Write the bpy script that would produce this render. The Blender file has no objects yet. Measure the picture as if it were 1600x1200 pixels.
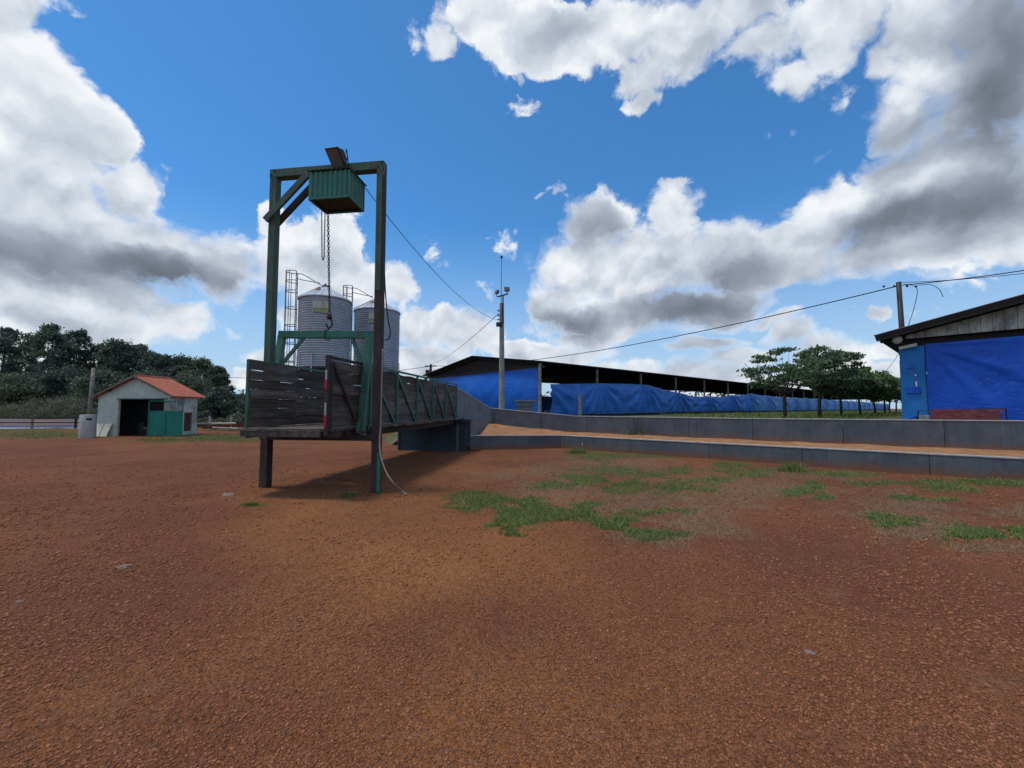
import bpy, bmesh, math, random
import numpy as np
from mathutils import Vector, Matrix, noise as mnoise

# ------------------------------------------------------------------ camera
S = bpy.context.scene
C = S.collection
R = math.radians
PITCH = R(3.35)
FPX = 650.0
EYE = 1.6
cam_d = bpy.data.cameras.new('camera')
cam = bpy.data.objects.new('camera', cam_d)
C.objects.link(cam)
cam.location = (0, 0, EYE)
cam.rotation_euler = (math.pi / 2 + PITCH, 0, 0)
cam_d.lens = FPX / 1600 * 36
cam_d.sensor_width = 36
cam_d.clip_start = 0.05
cam_d.clip_end = 4000
S.camera = cam
S.render.resolution_x, S.render.resolution_y = 1024, 768
S.view_settings.view_transform = 'Standard'
S.view_settings.look = 'None'
S.view_settings.exposure = 0
S.view_settings.gamma = 1


def pdir(px, py):
    """world direction seen at a pixel of the 1600x1200 photograph"""
    x, y = (px - 800) / FPX, (600 - py) / FPX
    c, s = math.cos(PITCH), math.sin(PITCH)
    return Vector((x, c - y * s, s + y * c))


def atY(px, py, Y):
    d = pdir(px, py)
    return Vector((0, 0, EYE)) + d * (Y / d.y)


def atZ(px, py, z=0.0):
    d = pdir(px, py)
    return Vector((0, 0, EYE)) + d * ((z - EYE) / d.z)


# ------------------------------------------------------------------ sun
SUN_EL, SUN_AZ = R(72), R(-95)          # azimuth clockwise from +Y towards +X
sd = bpy.data.lights.new('sun', 'SUN')
sd.energy = 2.3
sd.angle = R(11)
sd.color = (1.0, 0.93, 0.83)
so = bpy.data.objects.new('sun', sd)
C.objects.link(so)
sv = Vector((math.sin(SUN_AZ) * math.cos(SUN_EL), math.cos(SUN_AZ) * math.cos(SUN_EL), math.sin(SUN_EL)))
so.rotation_euler = sv.to_track_quat('Z', 'Y').to_euler()
so.location = (0, 0, 30)

# ------------------------------------------------------------------ world: sky with cumulus
W = bpy.data.worlds.new('World')
S.world = W
W.use_nodes = True
wt = W.node_tree
wt.nodes.clear()


class NT:
    """small helper to write node trees"""
    def __init__(s, t): s.t = t
    def n(s, typ, **kw):
        nd = s.t.nodes.new(typ)
        for k, v in kw.items(): setattr(nd, k, v)
        return nd
    def put(s, sock, v):
        if v is None: return
        if isinstance(v, bpy.types.NodeSocket): s.t.links.new(v, sock)
        else: sock.default_value = v
    def m(s, op, a, b=None, c=None, clamp=False):
        nd = s.n('ShaderNodeMath', operation=op, use_clamp=clamp)
        for i, v in enumerate((a, b, c)): s.put(nd.inputs[i], v)
        return nd.outputs[0]
    def v(s, op, a, b=None, c=None):
        nd = s.n('ShaderNodeVectorMath', operation=op)
        for i, v in enumerate((a, b, c)): s.put(nd.inputs[i], v)
        return nd.outputs['Value'] if op in ('LENGTH', 'DOT_PRODUCT', 'DISTANCE') else nd.outputs[0]
    def ss(s, x, a, b, lo=0.0, hi=1.0):
        nd = s.n('ShaderNodeMapRange', interpolation_type='SMOOTHSTEP')
        s.put(nd.inputs[0], x)
        for i, v in enumerate((a, b, lo, hi)): s.put(nd.inputs[i + 1], v)
        return nd.outputs[0]
    def lin(s, x, a, b, lo=0.0, hi=1.0):
        nd = s.n('ShaderNodeMapRange')
        s.put(nd.inputs[0], x)
        for i, v in enumerate((a, b, lo, hi)): s.put(nd.inputs[i + 1], v)
        return nd.outputs[0]
    def noise(s, vec, scale, detail=6, rough=0.55, dist=0.0, col=False):
        nd = s.n('ShaderNodeTexNoise')
        s.put(nd.inputs['Vector'], vec); s.put(nd.inputs['Scale'], scale)
        nd.inputs['Detail'].default_value = detail; nd.inputs['Roughness'].default_value = rough
        nd.inputs['Distortion'].default_value = dist
        return nd.outputs['Color' if col else 'Fac']
    def voro(s, vec, scale, feature='F1', detail=0.0, rough=0.5, out='Distance', rand=1.0):
        nd = s.n('ShaderNodeTexVoronoi', feature=feature)
        s.put(nd.inputs['Vector'], vec); s.put(nd.inputs['Scale'], scale)
        if 'Detail' in nd.inputs: nd.inputs['Detail'].default_value = detail; nd.inputs['Roughness'].default_value = rough
        nd.inputs['Randomness'].default_value = rand
        return nd.outputs[out]
    def mix(s, f, a, b, mode='MIX'):
        nd = s.n('ShaderNodeMix', data_type='RGBA', blend_type=mode)
        s.put(nd.inputs[0], f); s.put(nd.inputs[6], a); s.put(nd.inputs[7], b)
        return nd.outputs[2]


def uv_of(px, py):
    d = pdir(px, py)
    return math.atan2(d.x, d.y), math.atan2(d.z, math.hypot(d.x, d.y))


def blob_params(px, py, rx, ry):
    if isinstance(px, tuple): return px[0], px[1], rx, ry
    u, v = uv_of(px, py)
    ru = (uv_of(px + rx, py)[0] - uv_of(px - rx, py)[0]) / 2
    rv = abs(uv_of(px, py + ry)[1] - uv_of(px, py - ry)[1]) / 2
    return u, v, ru, rv


# cloud masses, seen and added: centre and half-size, given as where they stand in the sky of the photograph
CLOUDS = [
    # left bank
    (130, 520, 220, 60), (40, 470, 200, 60), (440, 560, 90, 26), (480, 500, 70, 30),
    (10, 10, 110, 150), (50, 120, 120, 130), (70, 210, 110, 110), (-40, 200, 160, 200),
    (1465, 60, 110, 150), (1570, 10, 130, 120), (1290, 70, 60, 60), (1350, 30, 60, 60),
    (-60, 130, 190, 200), (-40, 300, 250, 230), (60, 330, 200, 190), (120, 380, 220, 110), (250, 400, 150, 95),
    (330, 420, 90, 80), (-100, -60, 190, 150), (150, 210, 60, 70), (200, 300, 70, 80), (100, 480, 260, 100), (60, 560, 260, 60), (250, 500, 90, 50),
    # behind the gantry
    (410, 345, 36, 34), (470, 410, 110, 90), (530, 380, 60, 60), (560, 440, 75, 60), (620, 445, 40, 50),
    (720, 520, 100, 45), (700, 500, 40, 30), (640, 510, 50, 45), (640, 560, 150, 30),
    (375, 590, 25, 28),
    # top cloud
    (760, 30, 85, 65), (860, 50, 130, 80), (960, 60, 110, 100), (985, 140, 75, 55), (1080, 60, 120, 75), (1190, 70, 110, 70), (1230, 130, 50, 45), (1280, 30, 90, 55),
    (700, 70, 40, 45), (1150, 20, 160, 60), (820, 70, 90, 60), (1060, 100, 90, 60), (990, 175, 45, 24),
    # cumulus in the middle right
    (1045, 330, 65, 62), (1055, 285, 36, 22), (930, 350, 75, 55), (905, 410, 90, 70), (1010, 420, 150, 95), (1120, 400, 120, 75), (860, 470, 60, 45),
    (960, 490, 170, 45), (1100, 480, 160, 50), (1180, 420, 100, 60),
    # big grey cloud on the right
    (1440, 60, 120, 130), (1400, 180, 85, 90), (1560, 120, 200, 170), (1500, 300, 190, 170), (1390, 290, 110, 90), (1300, 340, 100, 70), (1260, 380, 110, 60),
    (1370, 340, 90, 70), (1480, 40, 90, 70), (1420, 390, 220, 70), (1600, 330, 190, 130), (1370, 90, 45, 45), (1250, 425, 120, 45), (1640, 60, 150, 200),
    # low clouds above the horizon
    (840, 545, 160, 24), (1000, 590, 200, 30), (1150, 560, 80, 24), (1230, 530, 70, 28), (1300, 560, 100, 40), (1380, 500, 26, 16), (1290, 590, 110, 40), (1090, 590, 120, 40),
    (1380, 600, 80, 30),  (940, 520, 100, 20), (350, 600, 60, 14), (1200, 610, 300, 22),
    (700, 585, 160, 26), (860, 575, 160, 26), (1100, 540, 90, 16), (1210, 505, 60, 16), (1480, 560, 110, 36), (1440, 530, 60, 14), (1400, 560, 60, 20), (1540, 500, 40, 9),
    # outside the frame; those set by angle are added to whiten the fill light
    (1900, 200, 260, 300), (-700, 200, 300, 300), (1150, -420, 300, 200),
    ((2.3, .55), 0, .55, .42), ((-2.2, .6), 0, .6, .45), ((2.95, .9), 0, .5, .35), ((-1.5, .35), 0, .4, .25), ((0, 1.5), 0, 6.0, .30), ((3.0, .25), 0, .5, .15), ((-2.9, .35), 0, .4, .2), ((1.6, .9), 0, .4, .3),
]
PUFFS = [(675, 395, 38, 38), (695, 430, 30, 34), (675, 340, 46, 22), (782, 377, 48, 34), (748, 450, 34, 30), (1440, 497, 70, 18), (1510, 455, 48, 18), (1190, 215, 70, 34), (1275, 250, 60, 36),
         (650, 60, 50, 70), (672, 140, 40, 40), (130, 10, 70, 40), (800, 410, 30, 40), (815, 440, 34, 40), (1300, 160, 50, 50), (1250, 120, 90, 70), (880, 300, 50, 30), (360, 520, 60, 24), (1380, 545, 70, 40), (1340, 500, 60, 30), (240, 260, 50, 50), (560, 330, 60, 40),
         (820, 160, 70, 40), (1100, 170, 80, 40), (450, 470, 60, 40)]
GREYS = [  # (x, y, rx, ry, amount)
    (40, 400, 260, 60, .9), (230, 430, 180, 42, .95), (350, 450, 90, 30, .7), (60, 330, 150, 70, .3), (60, 180, 90, 90, .15), (60, 500, 120, 26, .3),
    (870, 40, 90, 70, .55), (930, 150, 60, 40, .4), (1170, 90, 110, 36, .3), (740, 50, 30, 40, .2),
    (925, 360, 60, 48, .65), (930, 400, 60, 30, .3), (1050, 370, 60, 26, .35), (1150, 430, 100, 45, .8), (1080, 480, 150, 40, .85), (890, 500, 110, 32, .8), (1180, 380, 60, 34, .4),
    (1560, 150, 110, 190, .95), (1460, 200, 90, 70, .6), (1520, 330, 180, 70, .9), (1400, 350, 140, 50, .85), (1340, 350, 60, 36, .5), (1600, 60, 100, 130, .95),
    (1380, 250, 60, 80, .5), (500, 410, 50, 60, .3), (1500, 380, 160, 30, .6), (700, 560, 90, 14, .4), (1230, 590, 120, 12, .3),
]

w = NT(wt)
tc = w.n('ShaderNodeTexCoord')
d0 = tc.outputs['Generated']


def to_uv(vec):
    sp = w.n('ShaderNodeSeparateXYZ'); w.put(sp.inputs[0], vec)
    uu = w.m('ARCTAN2', sp.outputs[0], sp.outputs[1])
    vv = w.m('ARCSINE', sp.outputs[2])
    cb = w.n('ShaderNodeCombineXYZ'); w.put(cb.inputs[0], uu); w.put(cb.inputs[1], vv)
    return cb.outputs[0]


warp = w.v('MULTIPLY', w.v('SUBTRACT', w.noise(d0, 4.5, 6, .62, col=True), (.5, .5, .5)), (.14, .14, .14))
dw = w.v('ADD', d0, warp)
P = to_uv(w.v('NORMALIZE', dw))
L = None
for b in CLOUDS:
    u, v, ru, rv = blob_params(*b)
    l = w.v('LENGTH', w.v('MULTIPLY_ADD', P, (1 / ru, 1 / rv, 0), (-u / ru, -v / rv, 0)))
    L = l if L is None else w.m('SMOOTH_MIN', L, l, .18)


def detail(vec):
    bil = w.m('SUBTRACT', .42, w.voro(w.v('MULTIPLY', vec, (1, 1, 1.3)), 10.0, detail=3.6, rough=.66))
    fb = w.m('SUBTRACT', w.noise(vec, 7.0, 10, .68), .5)
    return w.m('ADD', w.m('MULTIPLY', bil, BILL), w.m('MULTIPLY', fb, FBM))


L2 = None
for b in PUFFS:
    u, v, ru, rv = blob_params(*b)
    l = w.v('LENGTH', w.v('MULTIPLY_ADD', P, (1 / ru, 1 / rv, 0), (-u / ru, -v / rv, 0)))
    L2 = l if L2 is None else w.m('SMOOTH_MIN', L2, l, .15)
BILL, FBM = .50, .95
n0 = detail(dw)


def soft_detail(vec):
    a_ = w.voro(w.v('MULTIPLY', vec, (1, 1, 1.3)), 10.0, detail=1.4, rough=.5)
    return w.m('ADD', w.m('MULTIPLY', a_, -.42), w.m('MULTIPLY', w.noise(vec, 7.0, 4, .52), .95))


rel = w.m('SUBTRACT', soft_detail(dw), soft_detail(w.v('ADD', dw, (.012, -.008, .034))))
base = w.m('MULTIPLY_ADD', w.m('SUBTRACT', 1.0, L), 1.7, .10)
zz_ = w.n('ShaderNodeSeparateXYZ'); w.put(zz_.inputs[0], d0)
f0 = w.m('ADD', base, w.m('MULTIPLY', n0, w.ss(zz_.outputs[2], .35, .62, 1.0, 1.3)))
f0 = w.m('ADD', f0, w.ss(zz_.outputs[2], .35, .62, 0.0, .12))
soft = w.noise(d0, 3.7, 3, .5)
edge = w.lin(soft, .36, .64, .22, .80)
alpha = w.ss(f0, -.12, edge)
alpha2 = w.m('MULTIPLY', w.ss(w.m('ADD', w.m('SUBTRACT', 1.36, L2), w.m('MULTIPLY', n0, 2.6)), -.05, .85), .93)
alpha = w.m('MAXIMUM', alpha, alpha2)
core = w.ss(w.m('MULTIPLY_ADD', n0, .8, base), .0, .75)
gc = to_uv(w.v('NORMALIZE', w.v('ADD', d0, w.v('MULTIPLY', warp, (.9, .9, .9)))))
G = None
for (x, y, rx, ry, am) in GREYS:
    u, v, ru, rv = blob_params(x, y, rx, ry)
    ru *= 1.55; rv *= 1.55
    l = w.v('LENGTH', w.v('MULTIPLY_ADD', gc, (1 / ru, 1 / rv, 0), (-u / ru, -v / rv, 0)))
    a = w.ss(l, 1.0, 0.0, 0.0, am)
    G = a if G is None else w.m('SMOOTH_MAX', G, a, .2)
shade = w.m('MULTIPLY', w.m('ADD', w.m('MULTIPLY', G, .84), .05), core)
shade = w.m('SUBTRACT', shade, w.m('MULTIPLY', rel, w.lin(G, 0, .8, .85, .35)))
big = w.m('SUBTRACT', w.noise(w.v('ADD', d0, w.v('MULTIPLY', warp, (1.6, 1.6, 1.6))), 3.6, 4, .5), .46)
shade = w.m('ADD', shade, w.m('MULTIPLY', big, w.lin(core, 0, 1, .0, .75)), clamp=True)
cr = w.n('ShaderNodeValToRGB')
w.put(cr.inputs[0], shade)
els = cr.color_ramp.elements
els[0].position = 0; els[0].color = (.90, .93, .96, 1)
els[1].position = 1; els[1].color = (.135, .155, .195, 1)
for p_, c_ in ((.15, (.72, .77, .84, 1)), (.35, (.50, .56, .65, 1)), (.6, (.31, .355, .43, 1)), (.8, (.20, .23, .29, 1))):
    e = els.new(p_); e.color = c_
STR = .10
sky = w.n('ShaderNodeTexSky', sky_type='NISHITA')
sky.sun_disc = False
sky.sun_elevation = SUN_EL
sky.sun_rotation = SUN_AZ
sky.air_density = 1.0; sky.dust_density = .3; sky.ozone_density = 3.0
SKYTINT = (.56, 1.20, 1.58, 1)
skyc = w.mix(1.0, sky.outputs[0], SKYTINT, 'MULTIPLY')
cloudc = w.mix(1.0, cr.outputs[0], (1 / STR, 1 / STR, 1 / STR, 1), 'MULTIPLY')
# thin haze of cloud towards the horizon
sz = w.n('ShaderNodeSeparateXYZ'); w.put(sz.inputs[0], d0)
hz = w.m('MULTIPLY', w.ss(sz.outputs[2], .42, .0), .82)
skyc = w.mix(hz, skyc, (.50 / STR, .63 / STR, .80 / STR, 1))
fin = w.mix(alpha, skyc, cloudc)
bg = w.n('ShaderNodeBackground'); bg.inputs[1].default_value = STR
w.put(bg.inputs[0], fin)
wo = w.n('ShaderNodeOutputWorld')
w.put(wo.inputs[0], bg.outputs[0])
W.cycles.sampling_method = 'MANUAL'
W.cycles.sample_map_resolution = 512
S.render.engine = 'CYCLES'
S.cycles.use_adaptive_sampling = True
S.cycles.adaptive_threshold = .015
S.cycles.max_bounces = 6
S.cycles.diffuse_bounces = 3
S.cycles.transparent_max_bounces = 6

# ------------------------------------------------------------------ mesh helpers
rnd = random.Random(7)
ORG = {}


def origin(o):
    return ORG.get(o.name, Vector((0, 0, 0))) if o else Vector((0, 0, 0))


def tag(o, label=None, cat=None, group=None, kind=None):
    if label: o['label'] = label
    if cat: o['category'] = cat
    if group: o['group'] = group
    if kind: o['kind'] = kind
    return o


def thing(name, label, cat, loc=(0, 0, 0), group=None):
    o = bpy.data.objects.new(name, None)
    C.objects.link(o)
    o.location = loc
    o.empty_display_size = .2
    ORG[o.name] = Vector(loc)
    return tag(o, label, cat, group)


def copy_tree(o, parent=None, off=None):
    c = o.copy(); C.objects.link(c)
    if parent: c.parent = parent
    if off is not None: c.location = o.location + Vector(off)
    ORG[c.name] = origin(o) + (Vector(off) if off is not None else origin(parent) - origin(o.parent) if parent else Vector())
    for ch in [k for k in bpy.data.objects if k.parent == o]:
        copy_tree(ch, c)
    return c


class MB:
    """collects shapes in world coordinates, links them as ONE mesh object"""
    def __init__(s): s.v = []; s.f = []
    def add(s, vs, fs):
        b = len(s.v); s.v += [tuple(v) for v in vs]; s.f += [tuple(i + b for i in f) for f in fs]
        return s
    def hexa(s, p):  # 8 points: bottom loop 0-3, top loop 4-7
        return s.add(p, [(3, 2, 1, 0), (4, 5, 6, 7), (0, 1, 5, 4), (1, 2, 6, 5), (2, 3, 7, 6), (3, 0, 4, 7)])
    def box(s, c, sz, M=None):
        M = M or Matrix.Identity(3); c = Vector(c); x, y, z = sz[0] / 2, sz[1] / 2, sz[2] / 2
        return s.hexa([c + M @ Vector(q) for q in ((-x, -y, -z), (x, -y, -z), (x, y, -z), (-x, y, -z), (-x, -y, z), (x, -y, z), (x, y, z), (-x, y, z))])
    def bar(s, a, b, w, h, side=None):
        """box beam from a to b; w measured along side, h along the third direction"""
        a, b = Vector(a), Vector(b); d = (b - a).normalized()
        sd = Vector(side) if side else d.cross(Vector((0, 0, 1)))
        if sd.length < 1e-4: sd = Vector((1, 0, 0))
        sd = (sd - d * sd.dot(d)).normalized(); up = sd.cross(d).normalized()
        q = [sd * x * w / 2 + up * y * h / 2 for x, y in ((-1, -1), (1, -1), (1, 1), (-1, 1))]
        return s.hexa([a + k for k in q] + [b + k for k in q])
    def tube(s, pts, r, n=8, closed=False):
        pts = [Vector(p) for p in pts]; m = len(pts); rr = r if isinstance(r, (list, tuple)) else [r] * m
        b = len(s.v); prev = None
        for i, p in enumerate(pts):
            d = ((pts[(i + 1) % m] - pts[i - 1]) if closed else (pts[min(i + 1, m - 1)] - pts[max(i - 1, 0)])).normalized()
            if prev is None:
                prev = d.cross(Vector((0, 0, 1)))
                if prev.length < .05: prev = d.cross(Vector((1, 0, 0)))
            prev = (prev - d * prev.dot(d)).normalized(); up = d.cross(prev)
            s.v += [tuple(p + (prev * math.cos(k * 2 * math.pi / n) + up * math.sin(k * 2 * math.pi / n)) * rr[i]) for k in range(n)]
        for i in range(m if closed else m - 1):
            j = (i + 1) % m
            s.f += [(b + i * n + k, b + i * n + (k + 1) % n, b + j * n + (k + 1) % n, b + j * n + k) for k in range(n)]
        if not closed:
            s.f.append(tuple(b + k for k in reversed(range(n)))); s.f.append(tuple(b + (m - 1) * n + k for k in range(n)))
        return s
    def lathe(s, c, prof, n=48):
        c = Vector(c); b = len(s.v)
        for r, z in prof:
            s.v += [(c.x + r * math.cos(k * 2 * math.pi / n), c.y + r * math.sin(k * 2 * math.pi / n), c.z + z) for k in range(n)]
        for i in range(len(prof) - 1):
            s.f += [(b + i * n + k, b + i * n + (k + 1) % n, b + (i + 1) * n + (k + 1) % n, b + (i + 1) * n + k) for k in range(n)]
        return s
    def grid(s, fn, nu, nv):
        b = len(s.v)
        for i in range(nu + 1):
            for j in range(nv + 1): s.v.append(tuple(fn(i / nu, j / nv)))
        for i in range(nu):
            for j in range(nv):
                k = b + i * (nv + 1) + j
                s.f.append((k, k + nv + 1, k + nv + 2, k + 1))
        return s
    def build(s, name, mat, parent=None, smooth=False, bevel=0, loc=None, solid=0, auto=None):
        org = origin(parent) if parent else Vector(loc if loc is not None else (0, 0, 0))
        me = bpy.data.meshes.new(name)
        me.from_pydata([(v[0] - org.x, v[1] - org.y, v[2] - org.z) for v in s.v], [], s.f)
        me.materials.append(mat)
        if smooth: me.polygons.foreach_set('use_smooth', [True] * len(me.polygons))
        if auto:
            me.polygons.foreach_set('use_smooth', [True] * len(me.polygons)); me.set_sharp_from_angle(angle=R(auto))
        o = bpy.data.objects.new(name, me); C.objects.link(o)
        if parent: o.parent = parent
        else: o.location = org
        ORG[o.name] = org
        if solid:
            m = o.modifiers.new('solid', 'SOLIDIFY'); m.thickness = solid; m.offset = 0
        if bevel:
            m = o.modifiers.new('bevel', 'BEVEL'); m.width = bevel; m.segments = 2; m.limit_method = 'ANGLE'
        return o


def np_mesh(name, V, F, mat, parent=None, loc=(0, 0, 0), smooth=False, attrs=None):
    """V (n,3) world coordinates, F (m,k) indices"""
    org = np.array(origin(parent) if parent else loc, dtype=np.float32)
    V = (np.asarray(V, np.float32) - org).astype(np.float32)
    m, k = F.shape
    me = bpy.data.meshes.new(name)
    me.vertices.add(len(V)); me.vertices.foreach_set('co', V.ravel())
    me.loops.add(m * k); me.loops.foreach_set('vertex_index', F.astype(np.int32).ravel())
    me.polygons.add(m); me.polygons.foreach_set('loop_start', np.arange(0, m * k, k, dtype=np.int32))
    me.polygons.foreach_set('loop_total', np.full(m, k, dtype=np.int32))
    if smooth: me.polygons.foreach_set('use_smooth', np.ones(m, dtype=bool))
    me.update(calc_edges=True)
    for an, av in (attrs or {}).items():
        at = me.attributes.new(an, 'FLOAT', 'POINT'); at.data.foreach_set('value', np.asarray(av, np.float32))
    me.materials.append(mat)
    o = bpy.data.objects.new(name, me); C.objects.link(o)
    if parent: o.parent = parent
    else: o.location = tuple(org.tolist())
    ORG[o.name] = Vector(org.tolist())
    return o


def smooth(pts, n=10):
    """Catmull-Rom through points"""
    P_ = [Vector(p) for p in pts]; P_ = [2 * P_[0] - P_[1]] + P_ + [2 * P_[-1] - P_[-2]]
    out = []
    for i in range(1, len(P_) - 2):
        a, b, c, d = P_[i - 1:i + 3]
        for k in range(n):
            t = k / n
            out.append(.5 * ((2 * b) + (c - a) * t + (2 * a - 5 * b + 4 * c - d) * t * t + (3 * b - a - 3 * c + d) * t ** 3))
    return out + [P_[-2]]


def sagline(a, b, sag, n=40):
    a, b = Vector(a), Vector(b)
    return [a.lerp(b, t / n) - Vector((0, 0, 4 * sag * (t / n) * (1 - t / n))) for t in range(n + 1)]


# ------------------------------------------------------------------ numpy value noise
def vnoise(x, y, scale, seed=0, octs=4, rough=.5):
    x = np.asarray(x, float) * scale; y = np.asarray(y, float) * scale
    tot = 0; amp = 1; nrm = 0
    for o in range(octs):
        xi, yi = np.floor(x), np.floor(y); fx, fy = x - xi, y - yi
        fx = fx * fx * (3 - 2 * fx); fy = fy * fy * (3 - 2 * fy)
        def h(a, b):
            t = np.sin(a * 127.1 + b * 311.7 + (seed + o) * 74.7) * 43758.5453
            return t - np.floor(t)
        v = (h(xi, yi) * (1 - fx) + h(xi + 1, yi) * fx) * (1 - fy) + (h(xi, yi + 1) * (1 - fx) + h(xi + 1, yi + 1) * fx) * fy
        tot = tot + v * amp; nrm += amp; amp *= rough; x = x * 2.03 + 17; y = y * 2.03 + 5
    return tot / nrm


# ------------------------------------------------------------------ materials
def new_mat(name):
    m = bpy.data.materials.new(name); m.use_nodes = True
    t = m.node_tree; t.nodes.clear()
    k = NT(t)
    b = k.n('ShaderNodeBsdfPrincipled'); o = k.n('ShaderNodeOutputMaterial')
    t.links.new(b.outputs[0], o.inputs[0])
    return m, k, b


def pm(name, c1, c2, scale=3.0, rough=.8, bump=.2, bscale=30.0, metal=0.0, stretch=(1, 1, 1), rotz=0.0, island=0.0,
       stain=None, stain_scale=1.5, stain_amt=.5, spec=.3, bdist=.01, detail=6, lo=.35, hi=.65):
    m, k, b = new_mat(name)
    tc_ = k.n('ShaderNodeTexCoord')
    v = tc_.outputs['Object']
    if rotz or stretch != (1, 1, 1):
        mp = k.n('ShaderNodeMapping'); k.put(mp.inputs[0], v); mp.inputs['Rotation'].default_value = (0, 0, rotz); 
        v = k.v('MULTIPLY', mp.outputs[0], stretch)
    if island:
        gm = k.n('ShaderNodeNewGeometry')
        ri = gm.outputs['Random Per Island']
        cbn = k.n('ShaderNodeCombineXYZ'); k.put(cbn.inputs[0], k.m('MULTIPLY', ri, 37.0)); k.put(cbn.inputs[1], k.m('MULTIPLY', ri, 11.0))
        v = k.v('ADD', v, cbn.outputs[0])
    f = k.ss(k.noise(v, scale, detail, .6), lo, hi)
    col = k.mix(f, (*c1, 1), (*c2, 1))
    if stain:
        sf = k.m('MULTIPLY', k.ss(k.noise(tc_.outputs['Object'], stain_scale, 5, .65), .46, .66), stain_amt)
        col = k.mix(sf, col, (*stain, 1))
    if island:
        hs = k.n('ShaderNodeHueSaturation'); k.put(hs.inputs['Value'], k.lin(ri, 0, 1, 1 - island, 1 + island)); k.put(hs.inputs['Color'], col)
        col = hs.outputs[0]
    k.put(b.inputs['Base Color'], col)
    b.inputs['Metallic'].default_value = metal
    k.put(b.inputs['Roughness'], k.lin(f, 0, 1, max(0, rough - .08), min(1, rough + .08)))
    b.inputs['Specular IOR Level'].default_value = spec
    if bump:
        bn = k.n('ShaderNodeBump'); bn.inputs['Strength'].default_value = bump; bn.inputs['Distance'].default_value = bdist
        k.put(bn.inputs['Height'], k.noise(v, bscale, 5, .6)); k.put(b.inputs['Normal'], bn.outputs[0])
    return m


AXR = math.atan(.1304)
M = {}
M['green_paint'] = pm('green_paint', (.035, .15, .105), (.055, .19, .135), 6, .55, .25, 40, stain=(.09, .07, .055), stain_scale=5, stain_amt=.5, spec=.3)
M['green_timber'] = pm('green_timber', (.045, .092, .068), (.080, .145, .11), 5, .75, .5, 30, stretch=(3, 3, .5), stain=(.085, .068, .055), stain_scale=3.2, stain_amt=.8)
M['maroon_timber'] = pm('maroon_timber', (.042, .026, .026), (.075, .050, .044), 5, .8, .5, 30, stretch=(3, 3, .5), stain=(.035, .055, .045), stain_scale=2, stain_amt=.5)
M['green_sheet'] = pm('green_sheet', (.028, .155, .11), (.04, .19, .14), 3, .5, .1, 20, stain=(.05, .08, .06), stain_scale=4, stain_amt=.4, spec=.35)
M['dark_steel'] = pm('dark_steel', (.018, .016, .018), (.035, .026, .024), 8, .6, .25, 50, spec=.4)
M['black_rubber'] = pm('black_rubber', (.012, .012, .014), (.02, .02, .022), 8, .6, .05, 50)
M['chain_steel'] = pm('chain_steel', (.03, .026, .026), (.06, .045, .04), 20, .5, .2, 80, metal=.6)
M['plank'] = pm('plank', (.070, .052, .045), (.175, .142, .122), 2.4, .9, .8, 14, stretch=(5, .45, 5), rotz=AXR, island=.42, stain=(.065, .068, .045), stain_scale=2.0, stain_amt=.5, bdist=.015, lo=.36, hi=.70)
M['floor_wood'] = pm('floor_wood', (.06, .048, .04), (.15, .125, .10), 2.4, .9, .8, 14, stretch=(.6, 8, 8), rotz=AXR, island=.25)
M['concrete'] = pm('concrete', (.22, .215, .20), (.34, .33, .31), 3, .9, .3, 40, stain=(.13, .12, .10), stain_scale=1.5, stain_amt=.5)
M['old_post'] = pm('old_post', (.17, .16, .145), (.26, .245, .225), 5, .9, .4, 40, stain=(.1, .08, .06), stain_scale=3, stain_amt=.5)
M['wall_grey'] = pm('wall_grey', (.060, .073, .092), (.085, .099, .120), 1.8, .88, .25, 35, stain=(.13, .12, .105), stain_scale=1.1, stain_amt=.35)


def wall_mat(name, c1, c2, zoff):
    m, k, b = new_mat(name)
    tc_ = k.n('ShaderNodeTexCoord'); v = tc_.outputs['Object']
    col = k.mix(k.ss(k.noise(v, 1.6, 6, .65), .35, .65), (*c1, 1), (*c2, 1))
    st_ = k.noise(k.v('MULTIPLY', v, (5, 5, .35)), 1.6, 6, .7)
    col = k.mix(k.ss(st_, .52, .75, 0, .55), col, (.035, .04, .048, 1))
    col = k.mix(k.ss(st_, .46, .28, 0, .35), col, (.16, .17, .18, 1))
    sx_ = k.n('ShaderNodeSeparateXYZ'); k.put(sx_.inputs[0], v)
    zn = k.m('ADD', sx_.outputs[2], k.m('MULTIPLY', k.m('SUBTRACT', k.noise(v, 3.2, 6, .7), .5), .42))
    col = k.mix(k.ss(zn, zoff + .27, zoff - .04, 0, .9), col, (.20, .09, .05, 1))
    col = k.mix(k.ss(k.noise(v, 9, 5, .7), .62, .72, 0, .5), col, (.03, .034, .04, 1))
    k.put(b.inputs['Base Color'], col); b.inputs['Roughness'].default_value = .9; b.inputs['Specular IOR Level'].default_value = .2
    bn = k.n('ShaderNodeBump'); bn.inputs['Strength'].default_value = .35; bn.inputs['Distance'].default_value = .012
    k.put(bn.inputs['Height'], k.noise(v, 24, 6, .65)); k.put(b.inputs['Normal'], bn.outputs[0])
    return m


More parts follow.
